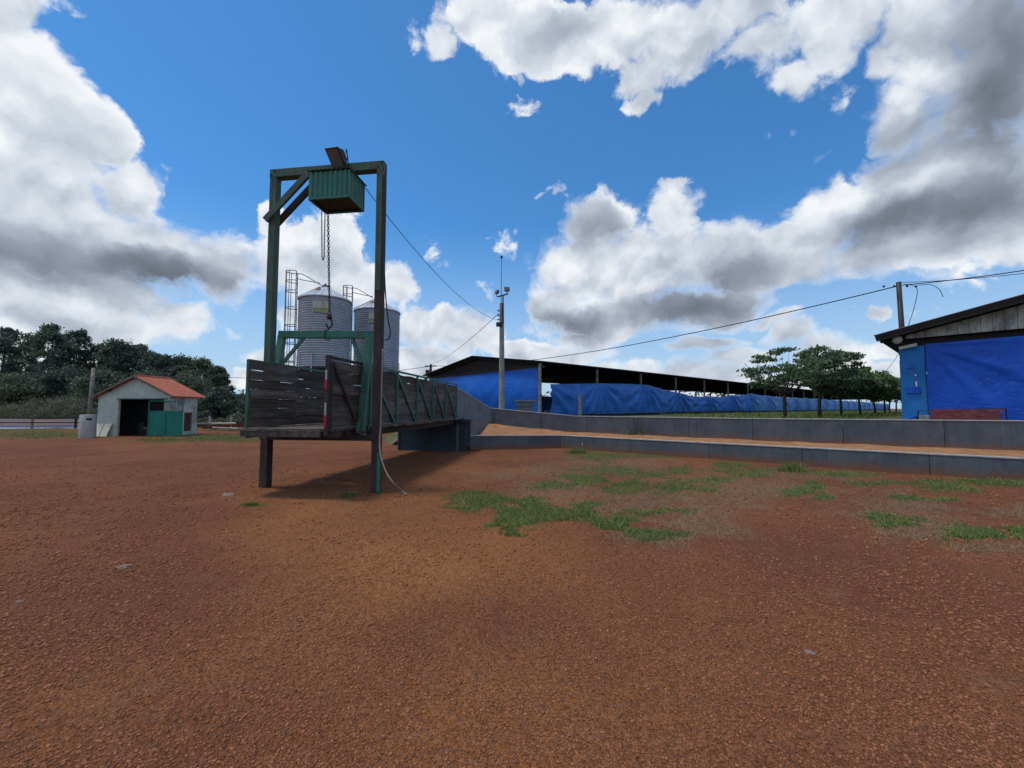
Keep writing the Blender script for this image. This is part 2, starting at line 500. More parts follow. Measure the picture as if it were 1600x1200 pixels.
M['wall_low'] = wall_mat('wall_low', (.080, .092, .110), (.112, .125, .142), .02)
M['wall_up'] = wall_mat('wall_up', (.076, .088, .106), (.106, .118, .136), -.33)
M['wall_light'] = pm('wall_light', (.125, .138, .155), (.17, .183, .20), 1.8, .88, .25, 35, stain=(.18, .15, .11), stain_scale=1.1, stain_amt=.3)
M['coping'] = pm('coping', (.34, .33, .31), (.46, .45, .42), 6, .9, .3, 40)
M['dock_dark'] = pm('dock_dark', (.022, .030, .042), (.035, .045, .058), 2, .85, .2, 30)
M['blue_paint'] = pm('blue_paint', (.012, .15, .43), (.02, .18, .50), 1.5, .6, .08, 20, stain=(.02, .09, .27), stain_scale=2, stain_amt=.4)
M['galv'] = pm('galv', (.34, .37, .42), (.42, .45, .50), 1.2, .5, .0, 30, metal=.25, stain=(.28, .28, .29), stain_scale=.7, stain_amt=.25)
M['galv_ladder'] = pm('galv_ladder', (.06, .075, .10), (.10, .12, .15), 4, .5, .0, 30, metal=.2)
M['roof_dark'] = pm('roof_dark', (.022, .018, .018), (.038, .030, .028), 2, .8, .1, 20)
M['roof_sheet'] = pm('roof_sheet', (.16, .16, .165), (.24, .24, .245), 1, .6, .05, 20, metal=.2, stain=(.12, .08, .06), stain_amt=.4)
M['grey_board'] = pm('grey_board', (.26, .25, .235), (.48, .465, .44), 4, .85, .4, 30, stretch=(1, 1, .25), stain=(.11, .10, .09), stain_scale=2.5, stain_amt=.55)
M['beam_wood'] = pm('beam_wood', (.12, .10, .085), (.19, .165, .14), 4, .85, .3, 30)
M['shed_wall'] = pm('shed_wall', (.42, .49, .43), (.53, .60, .53), 1.6, .9, .3, 30, stain=(.28, .27, .21), stain_scale=1.5, stain_amt=.5)
M['shed_side'] = pm('shed_side', (.50, .53, .49), (.62, .65, .61), 2.2, .9, .3, 30, stain=(.26, .21, .16), stain_scale=2.6, stain_amt=.7)
M['tile_red'] = pm('tile_red', (.33, .090, .052), (.43, .135, .078), 3, .8, .3, 30, stain=(.25, .08, .05), stain_scale=1.2, stain_amt=.5)
M['door_green'] = pm('door_green', (.008, .16, .12), (.012, .20, .15), 2, .5, .08, 20, stain=(.02, .09, .08), stain_amt=.3)
M['brick_red'] = pm('brick_red', (.16, .035, .02), (.24, .06, .035), 9, .9, .5, 60, island=.2)
M['brick_brown'] = pm('brick_brown', (.12, .075, .06), (.17, .11, .09), 9, .9, .5, 60, island=.2)  # greyish brown brick of the shed's side vent
M['cream_board'] = pm('cream_board', (.72, .68, .52), (.82, .78, .62), 2, .7, .1, 20, stain=(.3, .26, .2), stain_amt=.3)
M['white_paint'] = pm('white_paint', (.60, .60, .60), (.75, .75, .74), 3, .6, .05, 20)
M['white_dirty'] = pm('white_dirty', (.36, .355, .33), (.48, .475, .44), 3, .85, .2, 30, stain=(.24, .18, .13), stain_amt=.5)
M['tape_red'] = pm('tape_red', (.35, .012, .02), (.42, .02, .03), 5, .5, .02, 20)
M['hem'] = pm('hem', (.10, .18, .36), (.22, .30, .46), 2, .7, 0)
M['hose'] = pm('hose', (.20, .17, .15), (.30, .26, .23), 9, .7, .1, 60)
M['dark_gap'] = pm('dark_gap', (.012, .011, .012), (.02, .018, .018), 3, .95, 0)
M['lamp_glass'] = pm('lamp_glass', (.10, .09, .09), (.15, .13, .13), 3, .15, 0, spec=.6)
M['bark'] = pm('bark', (.045, .036, .028), (.085, .07, .055), 6, .95, .8, 20, stretch=(1, 1, .3))
M['bark_pale'] = pm('bark_pale', (.13, .11, .09), (.2, .175, .15), 6, .95, .6, 20, stretch=(1, 1, .3))
M['pond_blue'] = pm('pond_blue', (.010, .018, .075), (.02, .035, .12), 2, .35, .1, 20)
M['liner'] = pm('liner', (.22, .27, .34), (.30, .36, .43), 2, .6, .1, 20)
M['sign_cream'] = pm('sign_cream', (.42, .42, .34), (.50, .50, .42), 2, .5, 0)
M['sign_olive'] = pm('sign_olive', (.20, .22, .06), (.25, .27, .08), 2, .5, 0)
M['hatch_red'] = pm('hatch_red', (.20, .03, .03), (.42, .25, .22), 9, .6, .05, 20)


def leaf_mat(name, c1, c2, c3, sc=.5, rough=.6, trans=.25):
    m, k, b = new_mat(name)
    tc_ = k.n('ShaderNodeTexCoord'); gm = k.n('ShaderNodeNewGeometry')
    f = k.ss(k.noise(tc_.outputs['Object'], sc, 4, .6), .35, .65)
    col = k.mix(f, (*c1, 1), (*c2, 1))
    col = k.mix(k.m('POWER', gm.outputs['Random Per Island'], 2.5), col, (*c3, 1))
    k.put(b.inputs['Base Color'], col)
    b.inputs['Roughness'].default_value = rough; b.inputs['Specular IOR Level'].default_value = .25
    tr = k.n('ShaderNodeBsdfTranslucent'); k.put(tr.inputs[0], col)
    mx = k.n('ShaderNodeMixShader'); mx.inputs[0].default_value = trans
    out = [n for n in k.t.nodes if n.type == 'OUTPUT_MATERIAL'][0]
    k.t.links.new(b.outputs[0], mx.inputs[1]); k.t.links.new(tr.outputs[0], mx.inputs[2]); k.t.links.new(mx.outputs[0], out.inputs[0])
    return m


M['leaf_wood'] = leaf_mat('leaf_wood', (0.04, 0.066, 0.052), (0.08, 0.118, 0.082), (0.165, 0.195, 0.14), .35)
M['leaf_wood_b'] = leaf_mat('leaf_wood_b', (0.052, 0.08, 0.052), (0.1, 0.135, 0.082), (0.19, 0.215, 0.14), .35)
M['leaf_broad'] = leaf_mat('leaf_broad', (0.042, 0.082, 0.036), (0.088, 0.145, 0.062), (0.18, 0.22, 0.13), .8)
M['leaf_green'] = leaf_mat('leaf_green', (0.065, 0.125, 0.035), (0.12, 0.19, 0.058), (0.18, 0.235, 0.09), .8)
M['leaf_scrub'] = leaf_mat('leaf_scrub', (0.085, 0.1, 0.058), (0.14, 0.15, 0.09), (0.22, 0.215, 0.15), .6)
M['grass'] = leaf_mat('grass', (.090, .155, .032), (.160, .225, .055), (.26, .28, .10), 1.6, trans=.25)
M['dry_grass'] = leaf_mat('dry_grass', (.23, .155, .085), (.32, .225, .13), (.40, .31, .19), 1.2, trans=.2)


def tarp_mat(name, c1, c2, spec=.35, wr=1.0, sc=2.2):
    m, k, b = new_mat(name)
    tc_ = k.n('ShaderNodeTexCoord'); v = tc_.outputs['Object']
    f = k.ss(k.noise(v, .9, 5, .6), .35, .65)
    col = k.mix(f, (*c1, 1), (*c2, 1))
    col = k.mix(k.m('MULTIPLY', k.ss(k.noise(v, 7, 6, .7), .58, .72), .45), col, (.16, .26, .46, 1))
    k.put(b.inputs['Base Color'], col)
    b.inputs['Roughness'].default_value = .5; b.inputs['Specular IOR Level'].default_value = spec
    rg = k.noise(k.v('MULTIPLY', v, (1, 1, 2.4)), sc, 5, .6, .8)
    rid = k.m('SUBTRACT', 1.0, k.m('MULTIPLY', k.m('ABSOLUTE', k.m('SUBTRACT', rg, .5)), 5.0))
    bn = k.n('ShaderNodeBump'); bn.inputs['Strength'].default_value = min(1, .6 * wr); bn.inputs['Distance'].default_value = .09
    k.put(bn.inputs['Height'], rid); k.put(b.inputs['Normal'], bn.outputs[0])
    return m


M['tarp_deep'] = tarp_mat('tarp_deep', (.003, .062, .42), (.005, .09, .54), wr=.25, sc=.8)
M['tarp_bright'] = tarp_mat('tarp_bright', (.004, .095, .48), (.008, .13, .58), wr=.3, sc=.8)
M['tarp_blue'] = tarp_mat('tarp_blue', (.010, .12, .46), (.020, .17, .58), .5, .6, 1.4)
M['tarp_faded'] = tarp_mat('tarp_faded', (.045, .18, .48), (.09, .25, .58), .45, .6, 1.4)

# soil
m, k, b = new_mat('red_gravel_soil')
tc_ = k.n('ShaderNodeTexCoord'); v = tc_.outputs['Object']
at_g = k.n('ShaderNodeAttribute', attribute_name='green').outputs['Fac']
at_d = k.n('ShaderNodeAttribute', attribute_name='dry').outputs['Fac']
at_o = k.n('ShaderNodeAttribute', attribute_name='orange').outputs['Fac']
n1_ = k.ss(k.noise(v, .35, 6, .6), .36, .64)
col = k.mix(n1_, (.182, .066, .032, 1), (.240, .093, .037, 1))
col = k.mix(at_o, col, (.345, .138, .046, 1))
n2_ = k.noise(v, 2.6, 6, .65)
col = k.mix(k.ss(n2_, .52, .74, 0, .45), col, (.26, .135, .07, 1))
col = k.mix(k.ss(n2_, .46, .26, 0, .4), col, (.105, .042, .032, 1))
vc = k.voro(v, 42, out='Color'); vd = k.voro(v, 42)
sx = k.n('ShaderNodeSeparateColor'); k.put(sx.inputs[0], vc)
vc2 = k.voro(v, 105, out='Color'); sx2 = k.n('ShaderNodeSeparateColor'); k.put(sx2.inputs[0], vc2)
hs = k.n('ShaderNodeHueSaturation'); k.put(hs.inputs['Color'], col)
k.put(hs.inputs['Value'], k.m('ADD', k.lin(sx.outputs[0], 0, 1, .35, .72), k.lin(sx2.outputs[1], 0, 1, .25, .72)))
k.put(hs.inputs['Saturation'], k.lin(sx2.outputs[0], 0, 1, .85, 1.12))
col = hs.outputs[0]
col = k.mix(k.m('MULTIPLY', at_d, k.ss(k.noise(v, 14, 5, .7), .42, .66)), col, (.25, .185, .11, 1))
col = k.mix(k.m('MULTIPLY', at_g, k.ss(k.noise(v, 9, 5, .7), .35, .6)), col, (.085, .125, .035, 1))
k.put(b.inputs['Base Color'], col)
b.inputs['Roughness'].default_value = .93; b.inputs['Specular IOR Level'].default_value = .15
hh = k.m('ADD', k.m('MULTIPLY', vd, -1.0), k.m('MULTIPLY', k.voro(v, 105), -.45))
hh = k.m('ADD', hh, k.m('MULTIPLY', k.noise(v, 12, 6, .7), 1.2))
bn = k.n('ShaderNodeBump'); bn.inputs['Strength'].default_value = 1.0; bn.inputs['Distance'].default_value = .028
k.put(bn.inputs['Height'], hh); k.put(b.inputs['Normal'], bn.outputs[0])
M['soil'] = m
M['stone'] = pm('stone', (.180, .066, .031), (.280, .112, .052), 30, .9, .3, 90, island=.36)
M['rock'] = pm('rock', (.16, .10, .08), (.24, .17, .14), 20, .9, .5, 60)
M['path_soil'] = pm('path_soil', (.27, .125, .052), (.36, .185, .085), 3, .95, .5, 60, stain=(.19, .09, .05), stain_scale=5, stain_amt=.5, bdist=.015)
M['terrace_soil'] = pm('terrace_soil', (.045, .070, .022), (.085, .10, .04), 1.5, .95, .8, 20, stain=(.17, .11, .07), stain_scale=.7, stain_amt=.6, bdist=.03)

# ================================================================== GROUND
# ellipses of green cover / dry thatch, as seen in the photograph, turned into places on the ground
GREEN = [(1000, 713, 80, 3), (1180, 735, 90, 3), (1420, 755, 120, 3), (749, 782, 46, 14), (809, 815, 45, 17), (800, 800, 30, 12), (850, 800, 40, 8), (820, 784, 30, 7), (914, 750, 35, 11), (861, 757, 35, 7), (962, 735, 50, 9),
         (935, 713, 45, 8), (887, 802, 60, 10), (981, 761, 40, 10), (1018, 799, 50, 6), (1060, 761, 45, 11), (1060, 735, 26, 6), (1022, 742, 40, 6),
         (962, 815, 26, 10), (1026, 838, 40, 9), (1146, 727, 25, 6), (1172, 742, 40, 5), (1245, 770, 38, 6), (1272, 760, 20, 11), (1287, 777, 18, 5),
         (1312, 741, 60, 4), (1475, 760, 52, 9), (1417, 778, 30, 4), (1475, 781, 18, 4), (1375, 806, 22, 7), (1407, 816, 36, 7), (1525, 834, 55, 10),
         (1600, 832, 34, 8), (1555, 754, 60, 5), (545, 775, 13, 4), (395, 790, 14, 3), (840, 697, 50, 4), (925, 786, 30, 6), (1110, 752, 35, 5), (1345, 757, 20, 4),
         (350, 684, 62, 6), (530, 684, 80, 3), (645, 675, 45, 7), (60, 680, 70, 5), (250, 688, 40, 3), (1660, 780, 60, 8), (1700, 850, 70, 12), (1650, 757, 50, 4)]
DRY = [(870, 770, 80, 28), (1000, 785, 110, 34), (1085, 805, 75, 48), (960, 728, 120, 13), (1150, 765, 90, 28), (1270, 742, 120, 9), (1400, 788, 100, 26),
       (1440, 822, 70, 24), (1540, 855, 70, 9), (1220, 762, 90, 20), (930, 690, 120, 6), (780, 740, 60, 10), (1000, 840, 70, 12), (1600, 800, 60, 14), (850, 735, 60, 10)]
cP, sP = math.cos(PITCH), math.sin(PITCH)


def to_photo(X, Y, Z=0.0):
    dz = Z - EYE
    yy = Y * cP + dz * sP; zz = -Y * sP + dz * cP
    yy = np.maximum(yy, .05)
    return 800 + FPX * X / yy, 600 - FPX * zz / yy


def ell_mask(px, py, L_):
    m_ = np.zeros_like(px) - 9
    for (a, b_, ra, rb) in L_:
        m_ = np.maximum(m_, 1 - np.sqrt(((px - a) / ra) ** 2 + ((py - b_) / rb) ** 2))
    return m_


def masks(X, Y):
    px, py = to_photo(X, Y)
    nz = vnoise(X, Y, 2.6, 3, 5, .65) - .5; nz2 = vnoise(X, Y, 1.6, 9, 5, .65) - .5
    g_ = ell_mask(px, py, GREEN) + nz * 2.2 + (vnoise(X, Y, 9.0, 61, 3, .6) - .5) * 1.5 + .18
    d_ = ell_mask(px, py, DRY) + nz2 * 2.0 + (vnoise(X, Y, 7.0, 63, 3, .6) - .5) * 1.2 + .15
    near = (Y > 1.0)
    far = np.clip((Y - 26) / 6, 0, 1) * (X < 4)
    lawn = far * np.clip((vnoise(X, Y, .12, 5, 3) - .3) * 4, 0, 1)
    fr = np.clip((Y - 1) / 2, 0, 1)
    return np.clip(np.maximum(np.clip(g_ * 1.7, 0, 1), lawn) * near, 0, 1), np.clip(d_ * 1.3, 0, .9) * near


def ground_h(X, Y):
    h = (vnoise(X, Y, .22, 21, 3) - .5) * .09 + (vnoise(X, Y, 1.3, 22, 3) - .5) * .028
    fade = np.clip((Y - 2) / 4, .3, 1)
    h = h * fade
    # low earth bank at the far left, in front of the pond
    b_ = np.exp(-((Y - 27.5) / 1.6) ** 2) * np.clip((-X - 23.5) / 1.5, 0, 1)
    h = h + b_ * (.25 + .25 * (vnoise(X, Y, .8, 31, 3) - .5))
    # shallow wheel tracks across the left of the yard
    for c0 in (0.0, 1.55, 5.2, 6.7):
        dline = (X + 4.0) * .447 - (Y - 15.5 + c0) * .894 + .35 * np.sin(X * .35)
        h = h - .028 * np.exp(-(dline / .13) ** 2) * (X < -3) + .014 * np.exp(-((np.abs(dline) - .24) / .09) ** 2) * (X < -3)
    return h


def axis_lines(fine0, fine1, step, far0, far1, growth=1.18):
    a = list(np.arange(fine0, fine1 + 1e-6, step)); s_ = step; x = fine1
    while x < far1: s_ *= growth; x += s_; a.append(x)
    s_ = step; x = fine0; lo_ = []
    while x > far0: s_ *= growth; x -= s_; lo_.append(x)
    return np.array(lo_[::-1] + a)


gx = axis_lines(-10, 13, .10, -1600, 1600, 1.10)
gy = axis_lines(1.0, 17.5, .09, -300, 2500, 1.06)
GX, GY = np.meshgrid(gx, gy, indexing='ij')
GZ = ground_h(GX, GY)
mg, md = masks(GX, GY)
px_, py_ = to_photo(GX, GY)
org_ = np.clip(1 - np.sqrt(((px_ - 640) / 380) ** 2 + ((py_ - 860) / 150) ** 2) + (vnoise(GX, GY, .9, 41, 4) - .5) * 1.1, 0, 1) * (GY > 1)
org_ = np.maximum(org_, .6 * np.clip(1.1 - np.sqrt(((px_ - 760) / 620) ** 2 + ((py_ - 1120) / 240) ** 2) + (vnoise(GX, GY, 1.3, 43, 4) - .5) * 1.4, 0, 1) * (GY > 1))
nx, ny = len(gx), len(gy)
idx = np.arange(nx * ny).reshape(nx, ny)
F_ = np.stack([idx[:-1, :-1], idx[1:, :-1], idx[1:, 1:], idx[:-1, 1:]], -1).reshape(-1, 4)
gr = np_mesh('ground', np.stack([GX, GY, GZ], -1).reshape(-1, 3), F_, M['soil'], smooth=True,
             attrs={'green': mg.ravel(), 'dry': md.ravel(), 'orange': org_.ravel()})
tag(gr, kind='structure')


def gz(x, y): return float(ground_h(np.array([x]), np.array([y]))[0])


# ---------------------------------------------------------- loose gravel (real stones)
rs = np.random.RandomState(5)


def ico():
    t = (1 + 5 ** .5) / 2
    v = np.array([(-1, t, 0), (1, t, 0), (-1, -t, 0), (1, -t, 0), (0, -1, t), (0, 1, t), (0, -1, -t), (0, 1, -t), (t, 0, -1), (t, 0, 1), (-t, 0, -1), (-t, 0, 1)], float)
    v /= np.linalg.norm(v[0])
    f = np.array([(0, 11, 5), (0, 5, 1), (0, 1, 7), (0, 7, 10), (0, 10, 11), (1, 5, 9), (5, 11, 4), (11, 10, 2), (10, 7, 6), (7, 1, 8), (3, 9, 4), (3, 4, 2), (3, 2, 6), (3, 6, 8), (3, 8, 9), (4, 9, 5), (2, 4, 11), (6, 2, 10), (8, 6, 7), (9, 8, 1)])
    return v, f


iv, if_ = ico()
LOWW = [(-1.6, 16.0), (1.94, 16.8), (11.2, 9.1), (16.0, 5.1)]


def beyond_wall(X, Y):
    """True where a point is behind the lower wall or under the dock"""
    r = np.zeros(X.shape, bool)
    for (x0, y0), (x1, y1) in zip(LOWW[:-1], LOWW[1:]):
        r |= (X >= x0 - .05) & (X < x1) & (Y > y0 + (y1 - y0) * (X - x0) / (x1 - x0) - .12)
    r |= (X >= 16) | ((X > -4.5) & (X < -1.5) & (Y > 15.4))
    return r


def stones(n):
    px = rs.uniform(-260, 1860, n); py = 705 + (1420 - 705) * rs.rand(n) ** 1.15
    x = (px - 800) / FPX; y = (600 - py) / FPX
    dy = cP - y * sP; dz = sP + y * cP
    Y = -EYE / dz * dy; X = -EYE / dz * x
    cl = vnoise(X, Y, 1.7, 77, 4)
    g_, d_ = masks(X, Y)
    keep = (rs.rand(n) < np.clip((cl - .26) * 3.4, .12, 1)) & (g_ < .4) & (rs.rand(n) > d_ * .6) & ~beyond_wall(X, Y)
    X, Y = X[keep], Y[keep]; n = len(X)
    s_ = np.clip(.0009 * np.hypot(X, Y) + .0013, .0030, .009) * (.8 + 2.3 * rs.rand(n) ** 3.5)
    V = np.repeat(iv[None], n, 0) * (1 + rs.uniform(-.28, .28, (n, 12, 1)))
    sc = np.stack([rs.uniform(.8, 1.35, n), rs.uniform(.7, 1.0, n), rs.uniform(.5, .85, n)], -1)
    V = V * sc[:, None] * s_[:, None, None]
    a = rs.rand(n) * 6.283
    ca, sa = np.cos(a)[:, None], np.sin(a)[:, None]
    V = np.stack([V[..., 0] * ca - V[..., 1] * sa, V[..., 0] * sa + V[..., 1] * ca, V[..., 2]], -1)
    V[..., 0] += X[:, None]; V[..., 1] += Y[:, None]; V[..., 2] += (ground_h(X, Y) + s_ * .15)[:, None]
    Fs = (if_[None] + (np.arange(n) * 12)[:, None, None]).reshape(-1, 3)
    return V.reshape(-1, 3), Fs


V_, F2 = stones(190000)
Vs, Fs = [V_], [F2]
st = np_mesh('gravel', np.concatenate(Vs), np.concatenate(Fs), M['stone'], smooth=False)
tag(st, 'loose reddish brown gravel scattered over the yard', 'gravel', kind='stuff')


# ---------------------------------------------------------- grass blades
def blades(n, mask_i, hmin, hmax, y0, y1, width, x0=640, x1=1750, thr=.25, lean=.5):
    px = rs.uniform(x0, x1, n); py = rs.uniform(y0, y1, n)
    x = (px - 800) / FPX; y = (600 - py) / FPX
    dy = cP - y * sP; dz = sP + y * cP
    Y = -EYE / dz * dy; X = -EYE / dz * x
    mk = masks(X, Y)[mask_i]
    keep = (mk > thr + rs.rand(n) * 1.0) & ~beyond_wall(X, Y)
    X, Y = X[keep], Y[keep]
    return blade_geo(X, Y, ground_h(X, Y), hmin, hmax, width, lean)


def blade_geo(X, Y, Z, hmin, hmax, width, lean=.5):
    n = len(X)
    h = rs.uniform(hmin, hmax, n); a = rs.rand(n) * 6.283; w_ = width * rs.uniform(.6, 1.3, n)
    la = rs.rand(n) * 6.283; ll = h * lean * rs.uniform(.2, 1.6, n)
    c, s_ = np.cos(a) * w_, np.sin(a) * w_
    base = np.stack([X, Y, Z], -1)
    p0 = base + np.stack([-c, -s_, -.004 + 0 * c], -1); p1 = base + np.stack([c, s_, -.004 + 0 * c], -1)
    mid = base + np.stack([np.cos(la) * ll * .35, np.sin(la) * ll * .35, h * .62], -1)
    m0 = mid + np.stack([-c, -s_, 0 * c], -1) * .7; m1 = mid + np.stack([c, s_, 0 * c], -1) * .7
    tip = base + np.stack([np.cos(la) * ll, np.sin(la) * ll, h], -1)
    V = np.stack([p0, p1, m1, m0, tip], 1).reshape(-1, 3)
    b_ = (np.arange(n) * 5)[:, None]
    F = np.concatenate([b_ + [0, 1, 2], b_ + [0, 2, 3], b_ + [3, 2, 4]], 0)
    return V, F


V_, F2 = blades(330000, 0, .012, .055, 690, 870, .0048, thr=.03, lean=1.1)
o = np_mesh('grass', V_, F2, M['grass']); tag(o, 'low green grass patches creeping over the red gravel', 'grass', kind='stuff')
V_, F2 = blades(170000, 1, .010, .032, 690, 880, .0026, thr=.08, lean=2.2)
o = np_mesh('dry_grass', V_, F2, M['dry_grass']); tag(o, 'flattened dry straw coloured grass between the green patches', 'dry grass', kind='stuff')
V_, F2 = blades(40000, 0, .03, .11, 668, 700, .014, x0=-40, x1=700, thr=.1)
o = np_mesh('grass', V_, F2, M['grass']); tag(o, 'green grass verge behind the ramp and beside the shed', 'grass', kind='stuff')


def tuft(name, label, x, y, z, n, r, h, mat='grass', width=.006, cat='weed', group=None, lean=.8):
    X = x + rs.normal(0, r, n); Y = y + rs.normal(0, r * .6, n)
    V, F = blade_geo(X, Y, np.full(n, z), h * .35, h, width, lean)
    o_ = np_mesh(name, V, F, M[mat], loc=(x, y, z)); return tag(o_, label, cat, group)


def gat(px, py):
    p = atZ(px, py, 0); return p.x, p.y, gz(p.x, p.y)


tuft('weed_tuft', 'taller bright green weed tuft against the lower wall beside the grass patch', *gat(902, 709), 700, .16, .22)
tuft('weed_tuft', 'green weed tuft at the foot of the lower wall where it turns brown with soil', *gat(1238, 737), 500, .16, .26)
tuft('weed_tuft', 'small weed growing in the shade between the two gantry posts', *gat(545, 776), 300, .06, .10)
tuft('weed_tuft', 'thin weed growing in front of the left gantry post', *gat(392, 791), 260, .05, .07)
tag(tuft('weed_patch', 'low weeds at the right end of the lower wall near the frame edge', *gat(1565, 757), 900, .40, .11), kind='stuff')

# small debris lying on the yard
for i, (px, py, s_, lb) in enumerate(((195, 886, .045, 'flat reddish rock lying alone on the left of the yard'), (180, 879, .028, 'small clod lying behind the flat reddish rock'),
                                      (357, 776, .09, 'flat grey stone lying left of the ramp legs'), (30, 940, .02, 'pale stone near the left edge of the yard'),
                                      (1265, 1020, .022, 'small pale stone on the open gravel to the right'))):
    x, y, z = gat(px, py)
    bm = bmesh.new(); bmesh.ops.create_icosphere(bm, subdivisions=3, radius=1)
    for v in bm.verts:
        n_ = mnoise.noise(v.co * 1.7 + Vector((i * 9, 0, 0)))
        v.co *= 1 + .45 * n_; v.co.z *= .42; v.co.x *= 1.5
    bmesh.ops.scale(bm, vec=(s_, s_, s_), verts=bm.verts)
    me = bpy.data.meshes.new('rock'); bm.to_mesh(me); bm.free(); me.materials.append(M['rock'] if i != 1 else M['stone'])
    o = bpy.data.objects.new('rock', me); C.objects.link(o); o.location = (x, y, z + s_ * .15); o.rotation_euler = (0, 0, i * 1.3)
    tag(o, lb, 'rock')

# ================================================================== WALLS, PATH, TERRACE
UPW = [(-.96, 19.5, .80, 1.62), (2.85, 18.5, .50, 1.27), (8.2, 14.6, .47, 1.26), (13.3, 10.8, .47, 1.29), (18.5, 7.0, .45, 1.3)]
LW = [(-1.6, 16.0, .57), (1.94, 16.8, .53), (6.3, 13.17, .52), (11.2, 9.1, .52), (16.0, 5.1, .52)]


def wall_run(name, label, pts, mat, seams, thick=.14, zb=None, parent=None):
    """pts: (x, y, zbottom, ztop); panels split at the given fractions of its length, lighter coping on top"""
    P0 = Vector(pts[0][:2]); total = sum((Vector(b[:2]) - Vector(a[:2])).length for a, b in zip(pts[:-1], pts[1:]))
    root = thing(name, label, 'wall', (pts[0][0], pts[0][1], pts[0][2]))
    cuts = sorted(set([0.0] + list(seams) + [1.0]))
    acc = [0.0]
    for a, b in zip(pts[:-1], pts[1:]): acc.append(acc[-1] + (Vector(b[:2]) - Vector(a[:2])).length / total)
    def at(f):
        for i in range(len(pts) - 1):
            if f <= acc[i + 1] + 1e-9:
                t = (f - acc[i]) / (acc[i + 1] - acc[i]); a, b = pts[i], pts[i + 1]
                return [a[k_] + (b[k_] - a[k_]) * t for k_ in range(4)], i
        return list(pts[-1]), len(pts) - 2
    def nrm(i):
        a, b = Vector(pts[i][:2]), Vector(pts[i + 1][:2]); d = (b - a).normalized(); return Vector((d.y, -d.x)), d
    for a, b in zip(cuts[:-1], cuts[1:]):
        mb = MB(); cp = MB()
        stops = [a] + [x for x in acc if a + 1e-6 < x < b - 1e-6] + [b]
        for u0, u1 in zip(stops[:-1], stops[1:]):
            p, i = at(u0 + 1e-7); q, _ = at(u1 - 1e-7); n_, d = nrm(i)
            g0 = d * (.006 if u0 == a and a > 0 else -.0); g1 = d * (-.006 if u1 == b and b < 1 else .0)
            A = Vector(p[:2]) + g0; B = Vector(q[:2]) + g1
            def quad(A, B, off0, off1, z0a, z0b, z1a, z1b, tgt):
                tgt.hexa([(A.x + n_.x * off1, A.y + n_.y * off1, z0a), (B.x + n_.x * off1, B.y + n_.y * off1, z0b), (B.x - n_.x * off0, B.y - n_.y * off0, z0b), (A.x - n_.x * off0, A.y - n_.y * off0, z0a),
                          (A.x + n_.x * off1, A.y + n_.y * off1, z1a), (B.x + n_.x * off1, B.y + n_.y * off1, z1b), (B.x - n_.x * off0, B.y - n_.y * off0, z1b), (A.x - n_.x * off0, A.y - n_.y * off0, z1a)])
            quad(A, B, thick, 0, p[2] - .35, q[2] - .35, p[3] - .03, q[3] - .03, mb)
            quad(A, B, thick + .012, .012, p[3] - .028, q[3] - .028, p[3], q[3], cp)
        mb.build('panel', mat, root)
        cp.build('coping', M['coping'], root)
    return root


wall_run('retaining_wall', 'low dark grey retaining wall in front of the orange dirt path, with grass at its foot', [(x, y, 0, z) for x, y, z in LW], M['wall_low'],
         (.172, .30, .42, .53, .645, .765, .88))
wall_run('retaining_wall', 'taller dark grey wall behind the orange dirt path, running below the barns', UPW, M['wall_up'], (.1, .19, .28, .37, .46, .565, .66, .77, .88))
wall_run('ramp_wall', 'light grey concrete side wall stepping down from the dock beside the green chute', [(-3.85, 15.95, 1.0, 2.62), (-2.38, 17.75, 1.0, 2.52), (-.98, 19.46, .8, 1.62)], M['wall_light'],
         (.62, .82))
# small weep pipes and stub on the lower wall
mb = MB(); p = atY(944, 691, 16.1)
mb.box((2.7, 16.08, .22), (.03, .05, .09)); mb.build('drain_stub', M['white_dirty'], bpy.data.objects['retaining_wall'])

# dirt path between the walls
lo_ = [Vector((-1.45, 16.05, .47)), Vector((1.94, 16.88, .47)), Vector((6.3, 13.25, .46)), Vector((11.2, 9.2, .46)), Vector((16, 5.2, .46))]
hi_ = [Vector((-.96, 19.48, .86)), Vector((2.85, 18.48, .56)), Vector((8.2, 14.6, .5)), Vector((13.3, 10.8, .5)), Vector((18.5, 7.0, .5))]


def path_fn(u, v):
    t = u * 4; i = min(3, int(t)); t -= i
    a = lo_[i].lerp(lo_[i + 1], t); b = hi_[i].lerp(hi_[i + 1], t)
    p = a.lerp(b, v)
    p.z += .10 * math.exp(-((p.x + 1.0) ** 2 / .5 + (p.y - 18.3) ** 2 / 1.6)) + (vnoise(np.array([p.x]), np.array([p.y]), 1.5, 4, 4)[0] - .5) * .07 - .02 + .06 * max(0, 1 - abs(v - .8) * 4)
    return p


o = MB().grid(path_fn, 160, 12).build('path', M['path_soil'], smooth=True); tag(o, kind='structure')
# concrete ramp from dock down to the path
rl_ = smooth([(-3.7, 16.05, 1.2), (-2.36, 17.66, 1.10), (-1.04, 19.36, .90)], 8); rr_s = smooth([(-1.62, 16.03, 1.19), (-1.30, 17.7, 1.04), (-1.0, 19.3, .88)], 8)
rp = thing('concrete_ramp', 'pale concrete ramp with plain side sloping from the dock down to the dirt path', 'ramp', (-1.62, 16.03, 0))
MB().grid(lambda u, v: rl_[int(u * 16)].lerp(rr_s[int(u * 16)], v), 16, 4).build('slab', M['wall_light'], rp, solid=.02)
MB().grid(lambda u, v: Vector((rr_s[int(u * 16)].x + .01, rr_s[int(u * 16)].y, rr_s[int(u * 16)].z - .01)) * (1 - v) + Vector((rr_s[int(u * 16)].x + .01, rr_s[int(u * 16)].y, .1)) * v, 16, 2).build('side', M['wall_light'], rp, solid=.06)
